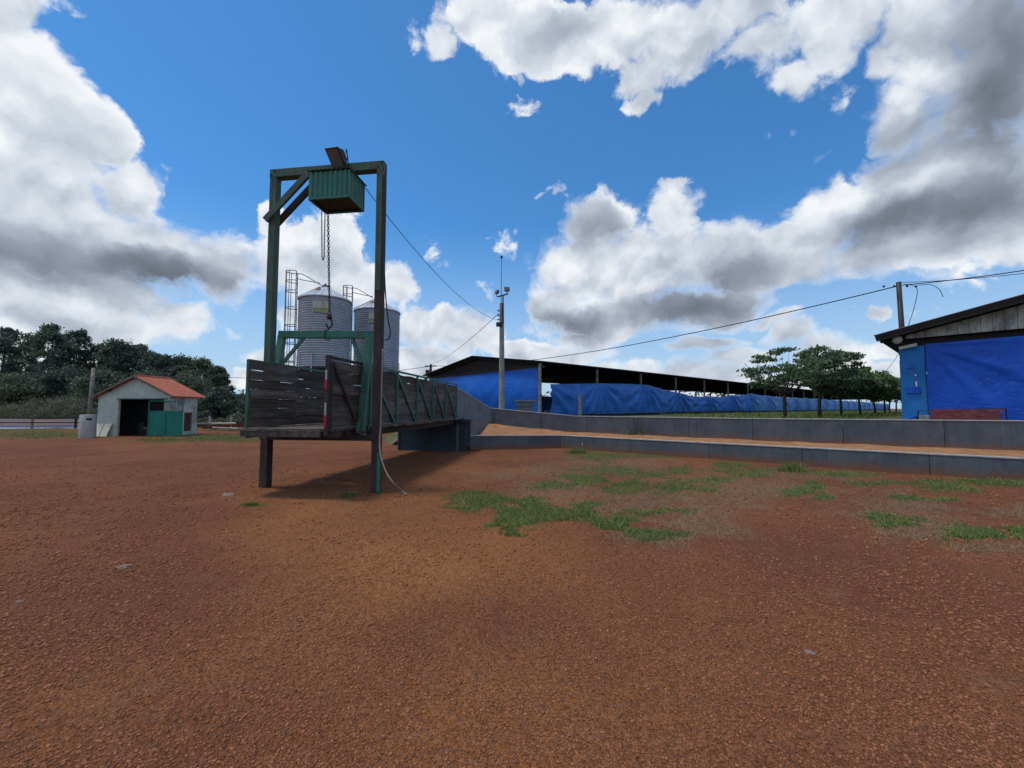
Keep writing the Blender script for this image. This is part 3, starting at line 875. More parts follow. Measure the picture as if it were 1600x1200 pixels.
# terrace
tl = [(-3.8, 18.0), (-.96, 19.62), (2.9, 18.62), (8.28, 14.7), (13.4, 10.9), (18.6, 7.1), (60, -25)]
tf = [(-9.6, 42.0), (-6, 60), (60, 160), (160, 200), (260, 180), (360, 120), (420, -60)]


def ter_fn(u, v):
    t = u * 6; i = min(5, int(t)); t -= i
    a = Vector(tl[i]).lerp(Vector(tl[i + 1]), t); b = Vector(tf[i]).lerp(Vector(tf[i + 1]), t)
    p = a.lerp(b, v ** 2.2)
    return Vector((p.x, p.y, 1.02 + (vnoise(np.array([p.x]), np.array([p.y]), .5, 14, 3)[0] - .5) * .10))


o = MB().grid(ter_fn, 120, 60).build('terrace', M['terrace_soil'], smooth=True); tag(o, kind='structure')
o = MB().grid(lambda u, v: Vector((-3.8, 18.0, 1.02)).lerp(Vector((-9.6, 42, 1.02)), u) + Vector((-1.6 * v - .6 * v * math.sin(u * 9), .4 * v, -1.1 * v)), 20, 4).build('embankment', M['terrace_soil'], smooth=True)
tag(o, kind='structure')

# weed mound on the path by the wall
p = atZ(1005, 680, .5)
tuft('weed_clump', 'brown and green weed clump leaning on the upper wall over the dirt path', p.x, p.y - .25, .5, 1500, .35, .32, 'leaf_scrub', .009)
mb = MB(); b0 = Vector((5.05, 16.75, .5))
for q in range(5):
    mb.tube([b0 + Vector((q * .03 - .06, -.03 * q, 0)), b0 + Vector((q * .05 - .1, -.05 * q, .35)), b0 + Vector((q * .09 - .2, -.06 * q, .62 + .05 * q))], [.02, .014, .006], 5)
tag(mb.build('dead_stem', M['bark'], loc=b0), 'dark dead shrub stem standing in the weed clump against the upper wall', 'stem')
p = atZ(945, 678, .5); tag(tuft('weed_patch', 'small dry weed patch growing behind the lower wall left of the mound', p.x, p.y + .1, .5, 700, .3, .12, 'dry_grass', .006), kind='stuff')
# grass on the terrace beyond the wall
Xs = rs.uniform(4, 60, 42000); Ys = rs.uniform(10, 75, 42000)
ax_ = np.array([.749, .663])
rel_ = (Xs - 2) * .663 - (Ys - 27) * .749
ok_ = (Xs > 12) & (rel_ > .6) & (rel_ < 15) & ((Xs * .765 + Ys) > 22.5)
V_, F2 = blade_geo(Xs[ok_], Ys[ok_], np.full(ok_.sum(), 1.03), .05, .22, .022)
o = np_mesh('grass', V_, F2, M['grass']); tag(o, 'green grass strip between the two barns behind the wall', 'grass', kind='stuff')

# ================================================================== LOADING CHUTE, PLATFORM, GANTRY
AX = Vector((.1304, 1, 0)).normalized(); LN = Vector((AX.y, -AX.x, 0)); UP = Vector((0, 0, 1))


def Pc(s_, l, z): return Vector((-3.87, 8.9, 0)) + AX * s_ + LN * l + UP * z


MF = Matrix((LN, AX, UP)).transposed()   # local x = across, y = along, z = up


def planks(mb, s0, s1, l, zs, th=.028, gaps=None, seed=0, step=.35):
    """horizontal boards with wavy sawn edges, one island each; zs = list of (z0, z1)"""
    rr = random.Random(seed)
    for i, (z0, z1) in enumerate(zs):
        n = max(2, int(abs(s1 - s0) / step) * 2)
        ph = rr.random() * 9; amp = gaps[i] if gaps else .006
        lo, hi = [], []
        for k_ in range(n + 1):
            t = k_ / n; s_ = s0 + (s1 - s0) * t
            lo.append((s_, z0 + amp * (mnoise.noise(Vector((s_ * 1.9 + ph, i, 0))) * 1.3 + .15)))
            hi.append((s_, z1 - amp * (mnoise.noise(Vector((s_ * 1.9 + ph, i, 7))) * 1.3 + .55)))
        dl = rr.uniform(-.004, .004) + (.011 if i % 2 else -.011)
        for (q0, q1, r0, r1) in zip(lo[:-1], lo[1:], hi[:-1], hi[1:]):
            pass
        b = len(mb.v)
        for (sa, za), (sb, zb_) in zip(lo, hi):
            for dd in (-th / 2, th / 2):
                mb.v.append(tuple(Pc(sa, l + dl + dd, za))); mb.v.append(tuple(Pc(sb, l + dl + dd, zb_)))
        for k_ in range(n):
            a = b + k_ * 4; c = a + 4
            mb.f += [(a, a + 1, c + 1, c), (a + 2, c + 2, c + 3, a + 3), (a + 1, a + 3, c + 3, c + 1), (a, c, c + 2, a + 2)]
        mb.f += [(b, b + 2, b + 3, b + 1), (b + n * 4, b + n * 4 + 1, b + n * 4 + 3, b + n * 4 + 2)]


ZF, ZT = 1.24, 2.50
# --- tilting platform (front, carried by the hoist)
plat = thing('loading_platform', 'weathered wooden loading platform with plank sides slung between the gantry posts', 'platform', Pc(-.7, 0, 1.1))
mb = MB()
n = 9
for i in range(n):
    mb.hexa([Pc(-1.5, -.9 + i * .2 + .004, ZF - .045), Pc(-1.5, -.9 + (i + 1) * .2 - .004, ZF - .045), Pc(-.03, -.9 + (i + 1) * .2 - .004, ZF - .045), Pc(-.03, -.9 + i * .2 + .004, ZF - .045),
             Pc(-1.5, -.9 + i * .2 + .004, ZF), Pc(-1.5, -.9 + (i + 1) * .2 - .004, ZF), Pc(-.03, -.9 + (i + 1) * .2 - .004, ZF), Pc(-.03, -.9 + i * .2 + .004, ZF)])
mb.build('floor', M['floor_wood'], plat)
MB().bar(Pc(-1.42, -.86, ZF - .08), Pc(-1.46, .72, ZF - .085), .10, .13, AX).build('front_beam', M['plank'], plat, bevel=.006)
mb = MB()
mb.bar(Pc(-1.42, .73, ZF - .09), Pc(-1.38, 1.02, ZF - .09), .08, .10, AX)
for l in (-.8, .82): mb.bar(Pc(-1.38, l, ZF - .115), Pc(0, l, ZF - .115), .07, .12, LN)
for s_ in (-.9, -.45): mb.bar(Pc(s_, -.85, ZF - .115), Pc(s_, .9, ZF - .115), .06, .11, AX)
mb.build('steel_frame', M['dark_steel'], plat)
# left side of platform
mb = MB(); hh_ = (ZT - ZF - .02) / 7
planks(mb, -1.34, -.02, -.80, [(ZF + .01 + i * hh_, ZF + .01 + (i + 1) * hh_) for i in range(7)], gaps=(.002, .003, .004, .005, .005, .012, .012), seed=3)
lf = mb.build('side_fence', M['plank'], plat); lf['label'] = 'far plank side of the platform'
mb = MB(); mb.bar(Pc(-1.37, -.82, ZF - .02), Pc(-1.37, -.82, ZT - .0), .05, .05, AX); mb.build('fence_post', M['green_timber'], lf)
MB().bar(Pc(-1.37, -.82, ZT - .008), Pc(0, -.82, ZT - .008), .055, .035, LN).build('top_rail', M['green_timber'], lf)
# right side of platform (nearer one, seen from outside)
mb = MB(); hh_ = (ZT - ZF - .05) / 6
planks(mb, -1.50, -.06, .84, [(ZF + .01 + i * hh_, ZF + .01 + (i + 1) * hh_) for i in range(6)], gaps=(.003, .004, .005, .005, .012, .014), seed=12)
rf_ = mb.build('side_fence', M['plank'], plat); rf_['label'] = 'near plank side of the platform with striped tape'
mb = MB(); mb.bar(Pc(-1.55, .86, ZF - .10), Pc(-1.55, .86, ZT + .03), .07, .06, LN); mb.bar(Pc(-1.55, .875, ZT), Pc(-.06, .875, ZT), .05, .05, LN); mb.build('steel_upright', M['dark_steel'], rf_)
mb = MB(); mb.bar(Pc(-1.47, .885, ZF - .02), Pc(-1.47, .885, ZT - .10), .045, .03, AX); mb.bar(Pc(-1.43, .89, ZT - .1), Pc(-.62, .89, ZF + .12), .045, .05, LN); mb.build('brace', M['maroon_timber'], rf_)
for z0, z1, mt_, lb_ in ((1.925, 2.10, 'tape_red', 'upper red piece of hazard tape'), (1.26, 1.48, 'tape_red', 'lower red piece of hazard tape'), (2.10, 2.27, 'white_dirty', 'upper white piece of hazard tape'), (1.48, 1.70, 'white_dirty', 'lower white piece of hazard tape')):
    tp_ = MB().bar(Pc(-1.588, .85, z0), Pc(-1.588, .85, z1), .05 if 'red' in mt_ else .035, .006, LN).build('tape', M[mt_], rf_); tp_['label'] = lb_

# lifting portal over the platform
fr = thing('lifting_frame', 'green steel lifting frame straddling the platform with the chain hooked to its top', 'frame', Pc(-.5, 0, 1.2))
LT, RT = atY(441, 523, 8.72), atY(578, 523, 8.52)
LB, RB = Pc(-.66, -.93, 1.16), Pc(-.50, .95, 1.16)
w_ = .15
MB().bar(LT + Vector((-.05, 0, 0)), RT + Vector((.07, 0, 0)), .13, .15, AX).build('top_beam', M['green_paint'], fr, bevel=.008)
for a, b in ((LB, LT), (RB, RT)): MB().bar(a, b - UP * .02, .14, .11, LN).build('leg', M['green_paint'], fr, bevel=.008)
for a, b, c, d in ((LB, LT, .62, .26), (RB, RT, .55, .20)):
    pa = a.lerp(b, c) + AX * .0; pb = LT.lerp(RT, d if a == LB else 1 - d) - UP * .05
    MB().bar(pa, pb, .06, .06).build('brace', M['green_paint'], fr)
for l, s_ in ((.95, -.5), (-.93, -.66)):
    mb = MB(); mb.box(Pc(s_, l, 1.22), (.05, .34, .22), MF); mb.bar(Pc(s_ - .2, l + .02, 1.15), Pc(s_ - .05, l + .02, 1.45), .04, .04); mb.bar(Pc(s_ + .28, l + .02, 1.15), Pc(s_ + .05, l + .02, 1.5), .04, .04)
    mb.build('foot_bracket', M['green_timber'], fr)

# --- gantry
gan = thing('hoist_gantry', 'tall weathered green timber gantry carrying the hoist box over the loading ramp', 'gantry', Pc(-.66, .2, 0))
TZ = 6.43
LL, LR = -.955, 1.36
for l in (LL, LR):
    u_ = MB()
    u_.bar(Pc(-.66, l, .97 if l == LL else -.1), Pc(-.66, l, TZ - .001), .145, .16, LN)
    p_ = u_.build('post', M['green_timber'] if l == LL else M['maroon_timber'], gan, bevel=.008)
    if l == LR: p_['label'] = 'maroon faced right post'
MB().bar(Pc(-.66, LL, -.1), Pc(-.66, LL, .969), .16, .17, LN).build('lower_leg', M['maroon_timber'], gan, bevel=.008)
MB().bar(Pc(-.746, LR, 3.9), Pc(-.746, LR, TZ - .02), .12, .012, LN).build('post_face', M['green_timber'], gan)
MB().bar(Pc(-.66, LL - .075, TZ + .0), Pc(-.66, LR + .075, TZ + .0), .17, .17, AX).build('top_beam', M['green_timber'], gan, bevel=.008)
MB().bar(Pc(-.66, LL - .12, 1.03), Pc(-.66, LR - .075, 1.03), .12, .11, AX).build('cross_beam', M['dark_steel'], gan, bevel=.005)
for ds in (-.13, .15):
    b_ = MB().bar(Pc(-.66 + ds, LL - .10, 5.42), Pc(-.66 + ds, LL + .80, TZ - .12), .06, .13, AX).build('brace', M['green_timber'] if ds < 0 else M['maroon_timber'], gan, bevel=.006)
for l, z in ((LL, 6.43), (LL, 5.47), (LR, 6.43), (LL, 1.03), (LR, 1.03)):
    for dl_, dz_ in ((-.035, -.04), (.035, .04)): MB().tube([Pc(-.735, l + dl_, z + dz_), Pc(-.772, l + dl_, z + dz_)], .016, 6).build('bolt', M['dark_steel'], gan)
MB().tube([Pc(-.75, LR + .09, .02), Pc(-.75, LR + .09, .75)], .035, 10).build('pipe', M['green_paint'], gan)
# hoist box of corrugated sheet
bs0, bs1, bl0, bl1, bz0, bz1 = -.95, -.36, .01, .83, 5.69, 6.25
mb = MB()


def corr(p0, p1, zlo, zhi, nrm_, n, amp=.014):
    N = n * 8
    def fn(u, v):
        w__ = math.sin(u * n * 2 * math.pi); w__ = max(-1, min(1, w__ * 2.2))
        return p0.lerp(p1, u) + nrm_ * amp * w__ + UP * (zlo + (zhi - zlo) * v)
    mb.grid(fn, N, 1)


corr(Pc(bs0, bl0, 0), Pc(bs0, bl1, 0), bz0, bz1, -AX, 8)
corr(Pc(bs0, bl1, 0), Pc(bs1, bl1, 0), bz0, bz1, LN, 6)
corr(Pc(bs1, bl1, 0), Pc(bs1, bl0, 0), bz0, bz1, AX, 8)
corr(Pc(bs1, bl0, 0), Pc(bs0, bl0, 0), bz0, bz1, -LN, 6)
hb = mb.build('hoist_housing', M['green_sheet'], gan, solid=.004)
mb = MB()
for (a, b) in (((bs0, bl0), (bs0, bl1)), ((bs0, bl1), (bs1, bl1)), ((bs1, bl1), (bs1, bl0)), ((bs1, bl0), (bs0, bl0))):
    for z in (bz0 + .015,): mb.bar(Pc(a[0], a[1], z), Pc(b[0], b[1], z), .045, .03)
for s_, l in ((bs0, bl0), (bs0, bl1), (bs1, bl1), (bs1, bl0)): mb.bar(Pc(s_, l, bz0 + .03), Pc(s_, l, bz1 - .01), .032, .032)
mb.build('corner_trim', M['green_sheet'], hb)
MB().box(Pc((bs0 + bs1) / 2, (bl0 + bl1) / 2, bz0 + .05), (bl1 - bl0 - .06, bs1 - bs0 - .06, .02), MF).build('floor_panel', M['dark_steel'], hb)
mb = MB()
mb.grid(lambda u, v: Pc(bs0 - .05 + (bs1 - bs0 + .1) * v, bl0 - .04 + (bl1 - bl0 + .08) * u, bz1 + .02 + .012 * math.sin(u * 10 * 2 * math.pi)), 80, 2)
mb.build('roof_sheet', M['green_timber'], hb, solid=.006)

# floodlight on the hoist box
fl = thing('floodlight', 'dark square floodlight tilted down on top of the green hoist box', 'floodlight', Pc(-.86, .58, bz1 + .04))
cL = atY(526, 246, 7.93)
fwd = Vector((-.42, -.55, -.62)).normalized(); sx_ = Vector((.92, -.38, -.12)); sx_ = (sx_ - fwd * sx_.dot(fwd)).normalized(); uy_ = sx_.cross(fwd)
MLt = Matrix((sx_, uy_, -fwd)).transposed()
mb = MB(); H = [(-.17, -.17), (.17, -.17), (.17, .17), (-.17, .17)]
mb.hexa([cL + MLt @ Vector((a * .68, b * .68, .11)) for a, b in H][::-1] + [cL + MLt @ Vector((a, b, -.02)) for a, b in H][::-1])
mb.box(cL + MLt @ Vector((0, 0, -.03)), (.37, .37, .03), MLt)
mb.build('housing', M['dark_steel'], fl, bevel=.006)
MB().box(cL + MLt @ Vector((0, 0, -.047)), (.31, .31, .006), MLt).build('lens', M['lamp_glass'], fl)
mb = MB()
for i in range(5): mb.box(cL + MLt @ Vector((-.10 + i * .05, 0, .125)), (.008, .2, .04), MLt)
mb.build('cooling_fin', M['dark_steel'], fl)
mb = MB(); base = Pc(-.80, .62, bz1 + .03)
mb.tube([cL + MLt @ Vector((-.19, 0, .03)), cL + MLt @ Vector((-.20, -.10, .14)), base + Vector((-.12, 0, .02)), base + Vector((.12, 0, .02)), cL + MLt @ Vector((.20, -.1, .14)), cL + MLt @ Vector((.19, 0, .03))], .012, 6)
mb.build('bracket', M['dark_steel'], fl)


# chains
def chain_mesh(mb, a, b, pitch=.052, r=.0085, wd=.019):
    a, b = Vector(a), Vector(b); d = (b - a); n = max(1, int(d.length / pitch)); dn = d.normalized()
    u = dn.cross(Vector((0, 1, 0))).normalized(); v = dn.cross(u)
    for i in range(n):
        c = a + d * ((i + .5) / n); sd = u if i % 2 else v
        pts = []
        for k_ in range(10):
            an = k_ / 10 * 2 * math.pi
            pts.append(c + dn * math.cos(an) * pitch * .66 + sd * math.sin(an) * wd)
        mb.tube(pts, r, 5, closed=True)


hc = thing('hoist_chain', 'heavy lifting chain hanging from the hoist box to the green lifting frame', 'chain', atY(513, 333, 8.35))
mb = MB(); ca, cb_ = atY(512.5, 330, 8.33), atY(515, 490, 8.58); chain_mesh(mb, ca, cb_); mb.build('link_chain', M['chain_steel'], hc, smooth=True)
mb = MB(); hk = cb_
mb.lathe(hk - UP * .12, [(0, 0), (.05, .01), (.055, .05), (.03, .12), (.0, .13)], 12)
mb.tube(smooth([hk - UP * .1, hk - UP * .17 + Vector((.055, 0, 0)), hk - UP * .26 + Vector((.05, 0, 0)), hk - UP * .30, hk - UP * .27 - Vector((.05, 0, 0)), hk - UP * .21 - Vector((.06, 0, 0))], 5), .018, 8)
mb.build('hook', M['chain_steel'], hc, smooth=True)
bm_ = (LT + RT) / 2; mc = LT.lerp(RT, .52)
mb = MB()
mb.tube([mc + AX * .09 + UP * .09, mc - AX * .09 + UP * .09, mc - AX * .09 - UP * .1, mc + AX * .09 - UP * .1], .012, 6, closed=True)
mb.tube([mc + UP * .08, hk - UP * .30], .014, 6)
mb.build('sling', M['chain_steel'], hc)
mb = MB(); t0 = atY(502.5, 330, 8.28); t1 = atY(503.2, 402, 8.28); t2 = atY(508, 330, 8.28); t3 = atY(506.4, 402, 8.28)
lo2 = smooth([t1, (t1 + t3) / 2 - UP * .05, t3], 5)
chain_mesh(mb, t0, t1, .034, .005, .011); chain_mesh(mb, t2, t3, .034, .005, .011)
for a, b in zip(lo2[:-1], lo2[1:]): chain_mesh(mb, a, b, .03, .005, .011)
tag(mb.build('hand_chain', M['chain_steel'], loc=t0, smooth=True), 'thin looped hand chain hanging left of the lifting chain', 'chain')

# cable on the right post and hose at its foot
Y2 = 7.93
pts = smooth([atY(600, 268, Y2), atY(601.5, 330, Y2), atY(600.5, 400, Y2), atY(602, 452, Y2), atY(606, 495, Y2 + .1), atY(610, 520, Y2 + .15), atY(606, 530, Y2 + .1), atY(597, 531, Y2)], 8)
tag(MB().tube(pts, .012, 6).build('power_cable', M['black_rubber'], loc=pts[0], smooth=True), 'black cable running down the right gantry post and looping out beside the silo', 'cable')
pts = smooth([atY(598, 545, 7.92), atY(596.5, 600, 7.9), atY(595, 660, 7.9), atY(593, 690, 7.85), atY(595, 712, 7.75), atY(603, 737, 7.65), atY(616, 756, 7.6), atZ(628, 767, .03), atZ(635, 773, .02)], 8)
tag(MB().tube(pts, .014, 8).build('hose', M['hose'], loc=pts[-1], smooth=True), 'pale grey hose hanging down the right gantry post to the ground', 'hose')

# --- fixed chute
chute = thing('loading_chute', 'long plank sided loading chute with green steel truss leading from the gantry to the dock', 'chute', Pc(3.5, 0, 1.1))
S1 = 6.96
for l in (-.84, .84):
    mb = MB()
    zz = [(ZF + .01 + i * .2, ZF + .01 + (i + 1) * .2) for i in range(6)]
    planks(mb, 0.0, 3.45, l, zz, gaps=(.003, .004, .006, .007, .015, .016), seed=21 if l > 0 else 31)
    planks(mb, 3.47, S1, l, zz, gaps=(.003, .006, .006, .010, .014, .016), seed=22 if l > 0 else 32)
    f_ = mb.build('side_fence', M['plank'], chute); f_['label'] = 'near plank side with green truss' if l > 0 else 'far plank side'
    MB().bar(Pc(-.02, l + .05 * (1 if l > 0 else -1), ZT + .0), Pc(S1 + .03, l + .05 * (1 if l > 0 else -1), ZT + .0), .045, .045, LN).build('top_rail', M['green_paint'], f_)
    if l > 0:
        for i in range(6): MB().bar(Pc(i * S1 / 5, l + .045, ZF - .04), Pc(i * S1 / 5, l + .045, ZT), .05, .05, LN).build('upright', M['green_paint'], f_)
        for i in range(5): MB().bar(Pc(i * S1 / 5 + .05, l + .048, ZT - .12), Pc((i + 1) * S1 / 5 - .10, l + .048, ZF - .02), .04, .06, LN).build('brace', M['green_paint'], f_)
mb = MB()
rr = random.Random(4)
for i in range(30):
    s_ = .05 + i * .232; e_ = 1.12 + rr.uniform(-.03, .09)
    z_ = ZF - .045 + rr.uniform(-.004, .004)
    mb.hexa([Pc(s_, -.95, z_), Pc(s_, e_, z_), Pc(s_ + .222, e_ + rr.uniform(-.02, .02), z_), Pc(s_ + .222, -.95, z_), Pc(s_, -.95, z_ + .045), Pc(s_, e_, z_ + .045), Pc(s_ + .222, e_, z_ + .045), Pc(s_ + .222, -.95, z_ + .045)])
mb.build('floor', M['floor_wood'], chute)
mb = MB()
for l in (-.8, -.25, .3, .85): mb.bar(Pc(0, l, ZF - .135), Pc(S1 - .2, l, ZF - .135), .08, .16, LN)
mb.build('floor_beam', M['dark_steel'], chute)

# --- dock
dk = thing('loading_dock', 'dark painted concrete dock block carrying the far end of the chute', 'dock', (-2.9, 15.9, 0))
MB().hexa([(-4.30, 15.75, -.1), (-1.72, 15.55, -.1), (-1.66, 16.0, -.1), (-4.25, 16.6, -.1), (-4.30, 15.75, 1.07), (-1.72, 15.55, 1.07), (-1.66, 16.0, 1.07), (-4.25, 16.6, 1.07)]).build('block', M['dock_dark'], dk)
MB().hexa([(-4.35, 15.70, 1.073), (-1.60, 15.46, 1.073), (-1.55, 16.02, 1.073), (-4.3, 16.65, 1.073), (-4.35, 15.70, 1.19), (-1.60, 15.46, 1.19), (-1.55, 16.02, 1.19), (-4.3, 16.65, 1.19)]).build('slab', M['dock_dark'], dk)
MB().box((-2.03, 15.562, .52), (.11, .05, 1.08)).build('corner_strip', M['green_timber'], dk)
MB().box((-4.27, 15.735, .52), (.05, .05, 1.08)).build('corner_strip', M['green_timber'], dk)

# ================================================================== SILOS
SX, SY = -13.62, 30.0


def silo(x, y):
    root = thing('feed_silo', '', 'silo', (x, y, 0), 'galvanised feed silos behind the ramp')
    c = (x, y, 0); z0, z1, r = 4.35, 9.42, 1.74
    prof = []
    nr = 31
    for i in range(nr * 5 + 1):
        t = i / (nr * 5); prof.append((r + .045 * math.cos(i / 5 * 2 * math.pi), z0 + (z1 - z0) * t))
    bd = MB().lathe(c, prof, 72).build('body', M['galv'], root, smooth=True)
    mb = MB()
    for k_ in range(10):
        a = k_ / 10 * 2 * math.pi + .28; mb.bar((x + math.cos(a) * (r + .04), y + math.sin(a) * (r + .04), .0), (x + math.cos(a) * (r + .04), y + math.sin(a) * (r + .04), z0 + .95), .09, .05, (-math.sin(a), math.cos(a), 0))
    for k_ in range(0):
        pass
    mb.build('leg', M['galv'], root)
    MB().lathe(c, [(r + .06, 0), (r + .07, .06), (r + .03, .1)], 72).build('eave_ring', M['galv_ladder'], root) if False else None
    MB().lathe((x, y, z0), [(r + .05, .12), (r + .05, -.02), (r - .02, -.10), (.28, -2.3), (.25, -2.55), (0, -2.55)], 48).build('hopper', M['dark_steel'], root, auto=30)
    # roof with ribs
    N = 24
    rfm = MB(); b = []
    def roof_fn(u, v):
        a = u * 2 * math.pi; rr_ = (r + .09) * (1 - v) + .26 * v; bmp = .03 * max(0, math.cos(u * N * 2 * math.pi)) ** 8
        return Vector((x + math.cos(a) * rr_, y + math.sin(a) * rr_, z1 + .0 + 1.02 * v + bmp))
    rfm.grid(roof_fn, N * 8, 3); rfm.lathe((x, y, z1), [(r + .09, 0), (r + .09, -.06), (r + .03, -.07)], 72)
    rf2 = rfm.build('roof', M['galv'], root)
    MB().lathe((x, y, z1 + 1.0), [(.30, 0), (.31, .10), (.22, .16), (0, .19)], 20).build('cap', M['galv_ladder'], rf2, auto=30)
    MB().lathe((x - .02, y - .05, z1 + 1.19), [(.07, 0), (.07, .09), (0, .11)], 10).build('vent_knob', M['dark_steel'], rf2)
    hc_ = Vector((x - .12, y - .92, z1 + .50))
    mb = MB(); mb.lathe(hc_ - Vector((0, 0, .10)), [(0, .26), (.10, .24), (.16, .14), (.18, 0), (0, 0)], 16); mb.box(hc_ + Vector((.12, -.05, .10)), (.08, .16, .14)); mb.build('hatch', M['hatch_red'], rf2, auto=30)
    # sign curved round the body
    a0, a1 = R(-90 - 3), R(-90 + 34)
    def sg(zl, zh, dr, u0=0, u1=1):
        m_ = MB(); m_.grid(lambda u, v: Vector((x + math.cos(a0 + (a1 - a0) * (u0 + (u1 - u0) * u)) * (r + .03 + dr), y + math.sin(a0 + (a1 - a0) * (u0 + (u1 - u0) * u)) * (r + .03 + dr), zl + (zh - zl) * v)), 14, 1); return m_
    s_ = sg(8.12, 9.02, 0).build('sign', M['sign_cream'], root, solid=.006)
    sg(8.22, 8.52, .012, .04, .96).build('sign_band', M['sign_olive'], s_, solid=.004)
    m_ = sg(8.12, 8.18, .012, .03, .97); m_.build('sign_band', M['dark_steel'], s_, solid=.004)
    # emblem: small olive peak with a notch, and faint lettering bars
    def on(u, z, dr=.02): a = a0 + (a1 - a0) * u; return Vector((x + math.cos(a) * (r + .03 + dr), y + math.sin(a) * (r + .03 + dr), z))
    m_ = MB(); m_.tube([on(.50, 8.58), on(.60, 8.90), on(.72, 8.58)], .022, 5); m_.build('emblem', M['sign_olive'], s_)
    m_ = MB()
    for k_ in range(11): m_.bar(on(.10 + k_ * .075, 8.31, .022), on(.10 + k_ * .075 + .035, 8.31 + .001, .022), .002, .10 if k_ % 3 else .07, (0, -1, 0))
    m_.build('lettering', M['sign_cream'], s_)
    # ladder with safety cage
    la = R(197); ld = Vector((math.cos(la), math.sin(la), 0)); lt = Vector((-ld.y, ld.x, 0))
    lc = Vector((x, y, 0)) + ld * (r + .20)
    m_ = MB()
    for sgn in (-1, 1): m_.tube([lc + lt * .22 * sgn + UP * .4, lc + lt * .22 * sgn + UP * (z1 + 1.98)], .030, 6)
    for i in range(36): m_.tube([lc - lt * .22 + UP * (.6 + i * .29), lc + lt * .22 + UP * (.6 + i * .29)], .013, 5)
    lad = m_.build('ladder', M['galv_ladder'], root)
    m_ = MB()
    hz_ = [3.6, 4.9, 6.2, 7.5, 8.76, 9.97, 10.69, 11.38]
    for z in hz_:
        m_.tube([lc - lt * .24 + UP * z] + [lc + ld * (.72 * math.sin(math.pi * q / 10)) - lt * .42 * math.cos(math.pi * q / 10) + UP * z for q in range(11)] + [lc + lt * .24 + UP * z], .030, 5)
    for q in (2, 4, 6, 8): m_.tube([lc + ld * (.72 * math.sin(math.pi * q / 10)) - lt * .42 * math.cos(math.pi * q / 10) + UP * z for z in (3.6, 11.38)], .024, 5)
    m_.build('safety_cage', M['galv_ladder'], lad)
    top = Vector((x, y, z1 + 1.1))
    m_ = MB()
    for sgn in (-1, 1):
        e_ = top + ld * .35 + lt * .28 * sgn
        m_.tube(smooth([lc + lt * .24 * sgn + UP * (z1 + 1.96 - .5 * (sgn > 0)), lc - ld * .45 + lt * .26 * sgn + UP * (z1 + 1.86 - .5 * (sgn > 0)), e_ + UP * .12], 6), .028, 6)
        m_.tube([lc - ld * .15 + lt * .24 * sgn + UP * (z1 + .14), e_ - UP * .14], .03, 6)
    m_.build('roof_rail', M['galv_ladder'], lad)
    m_ = MB(); m_.box((x - .95 * .75, y - (r + .05) * .94, 5.0), (.30, .05, 1.3)); 
    return root


si = silo(SX, SY)
si['label'] = 'nearer galvanised corrugated feed silo seen whole between the gantry posts'
s2 = copy_tree(si, None, (2.62, 3.6, 0))
s2['label'] = 'farther galvanised feed silo half hidden behind the right gantry post'

# ================================================================== BARNS
A2 = Vector((.749, .663, 0)).normalized(); G2 = Vector((-A2.y, A2.x, 0))


def barn_roof(root, K, gd, wid, ze, zr, length, th=.05, nm='roof'):
    """two pitched sheets; gd = unit vector across the gable away from corner K"""
    mb = MB(); md_ = wid / 2
    for a, b, za, zb in ((0, md_, ze, zr), (wid, md_, ze, zr)):
        p = [K + gd * a + UP * za, K + gd * b + UP * zb, K + gd * b + A2 * length + UP * zb, K + gd * a + A2 * length + UP * za]
        p = [Vector((q.x, q.y, q.z)) for q in p]
        mb.hexa([q - UP * th for q in p] + p)
    return mb.build(nm, M['roof_dark'], root)


K1 = Vector((2.0, 27.0, 0)); L1 = 152.0; W1 = 15.6; ZE, ZR, TZ0 = 4.67, 5.76, 1.02
b1 = thing('livestock_barn', 'very long open sided barn with low dark roof and blue tarpaulin walls beyond the ramp', 'barn', K1 + UP * TZ0)
rf = barn_roof(b1, K1, G2, W1, ZE, ZR, L1)
mb = MB()
for a, b, za, zb in ((-.03, W1 / 2, ZE, ZR), (W1 + .03, W1 / 2, ZE, ZR)):
    p = [K1 + G2 * a - A2 * .03 + UP * (za + .002), K1 + G2 * b - A2 * .03 + UP * (zb + .002), K1 + G2 * b + A2 * L1 + UP * (zb + .002), K1 + G2 * a + A2 * L1 + UP * (za + .002)]
    mb.hexa(p + [q + UP * .02 for q in p])
mb.build('roof_sheet', M['roof_sheet'], rf)
# trusses and purlins below the roof
mb = MB()
for i in range(26):
    c = K1 + A2 * (.35 + i * 6.1)
    mb.bar(c + G2 * .3 + UP * (ZE - .10), c + G2 * (W1 / 2) + UP * (ZR - .16), .08, .14, A2); mb.bar(c + G2 * (W1 - .3) + UP * (ZE - .10), c + G2 * (W1 / 2) + UP * (ZR - .16), .08, .14, A2)
    mb.bar(c + G2 * .3 + UP * (ZE - .22), c + G2 * (W1 - .3) + UP * (ZE - .22), .08, .12, A2)
mb.build('truss', M['roof_dark'], rf)
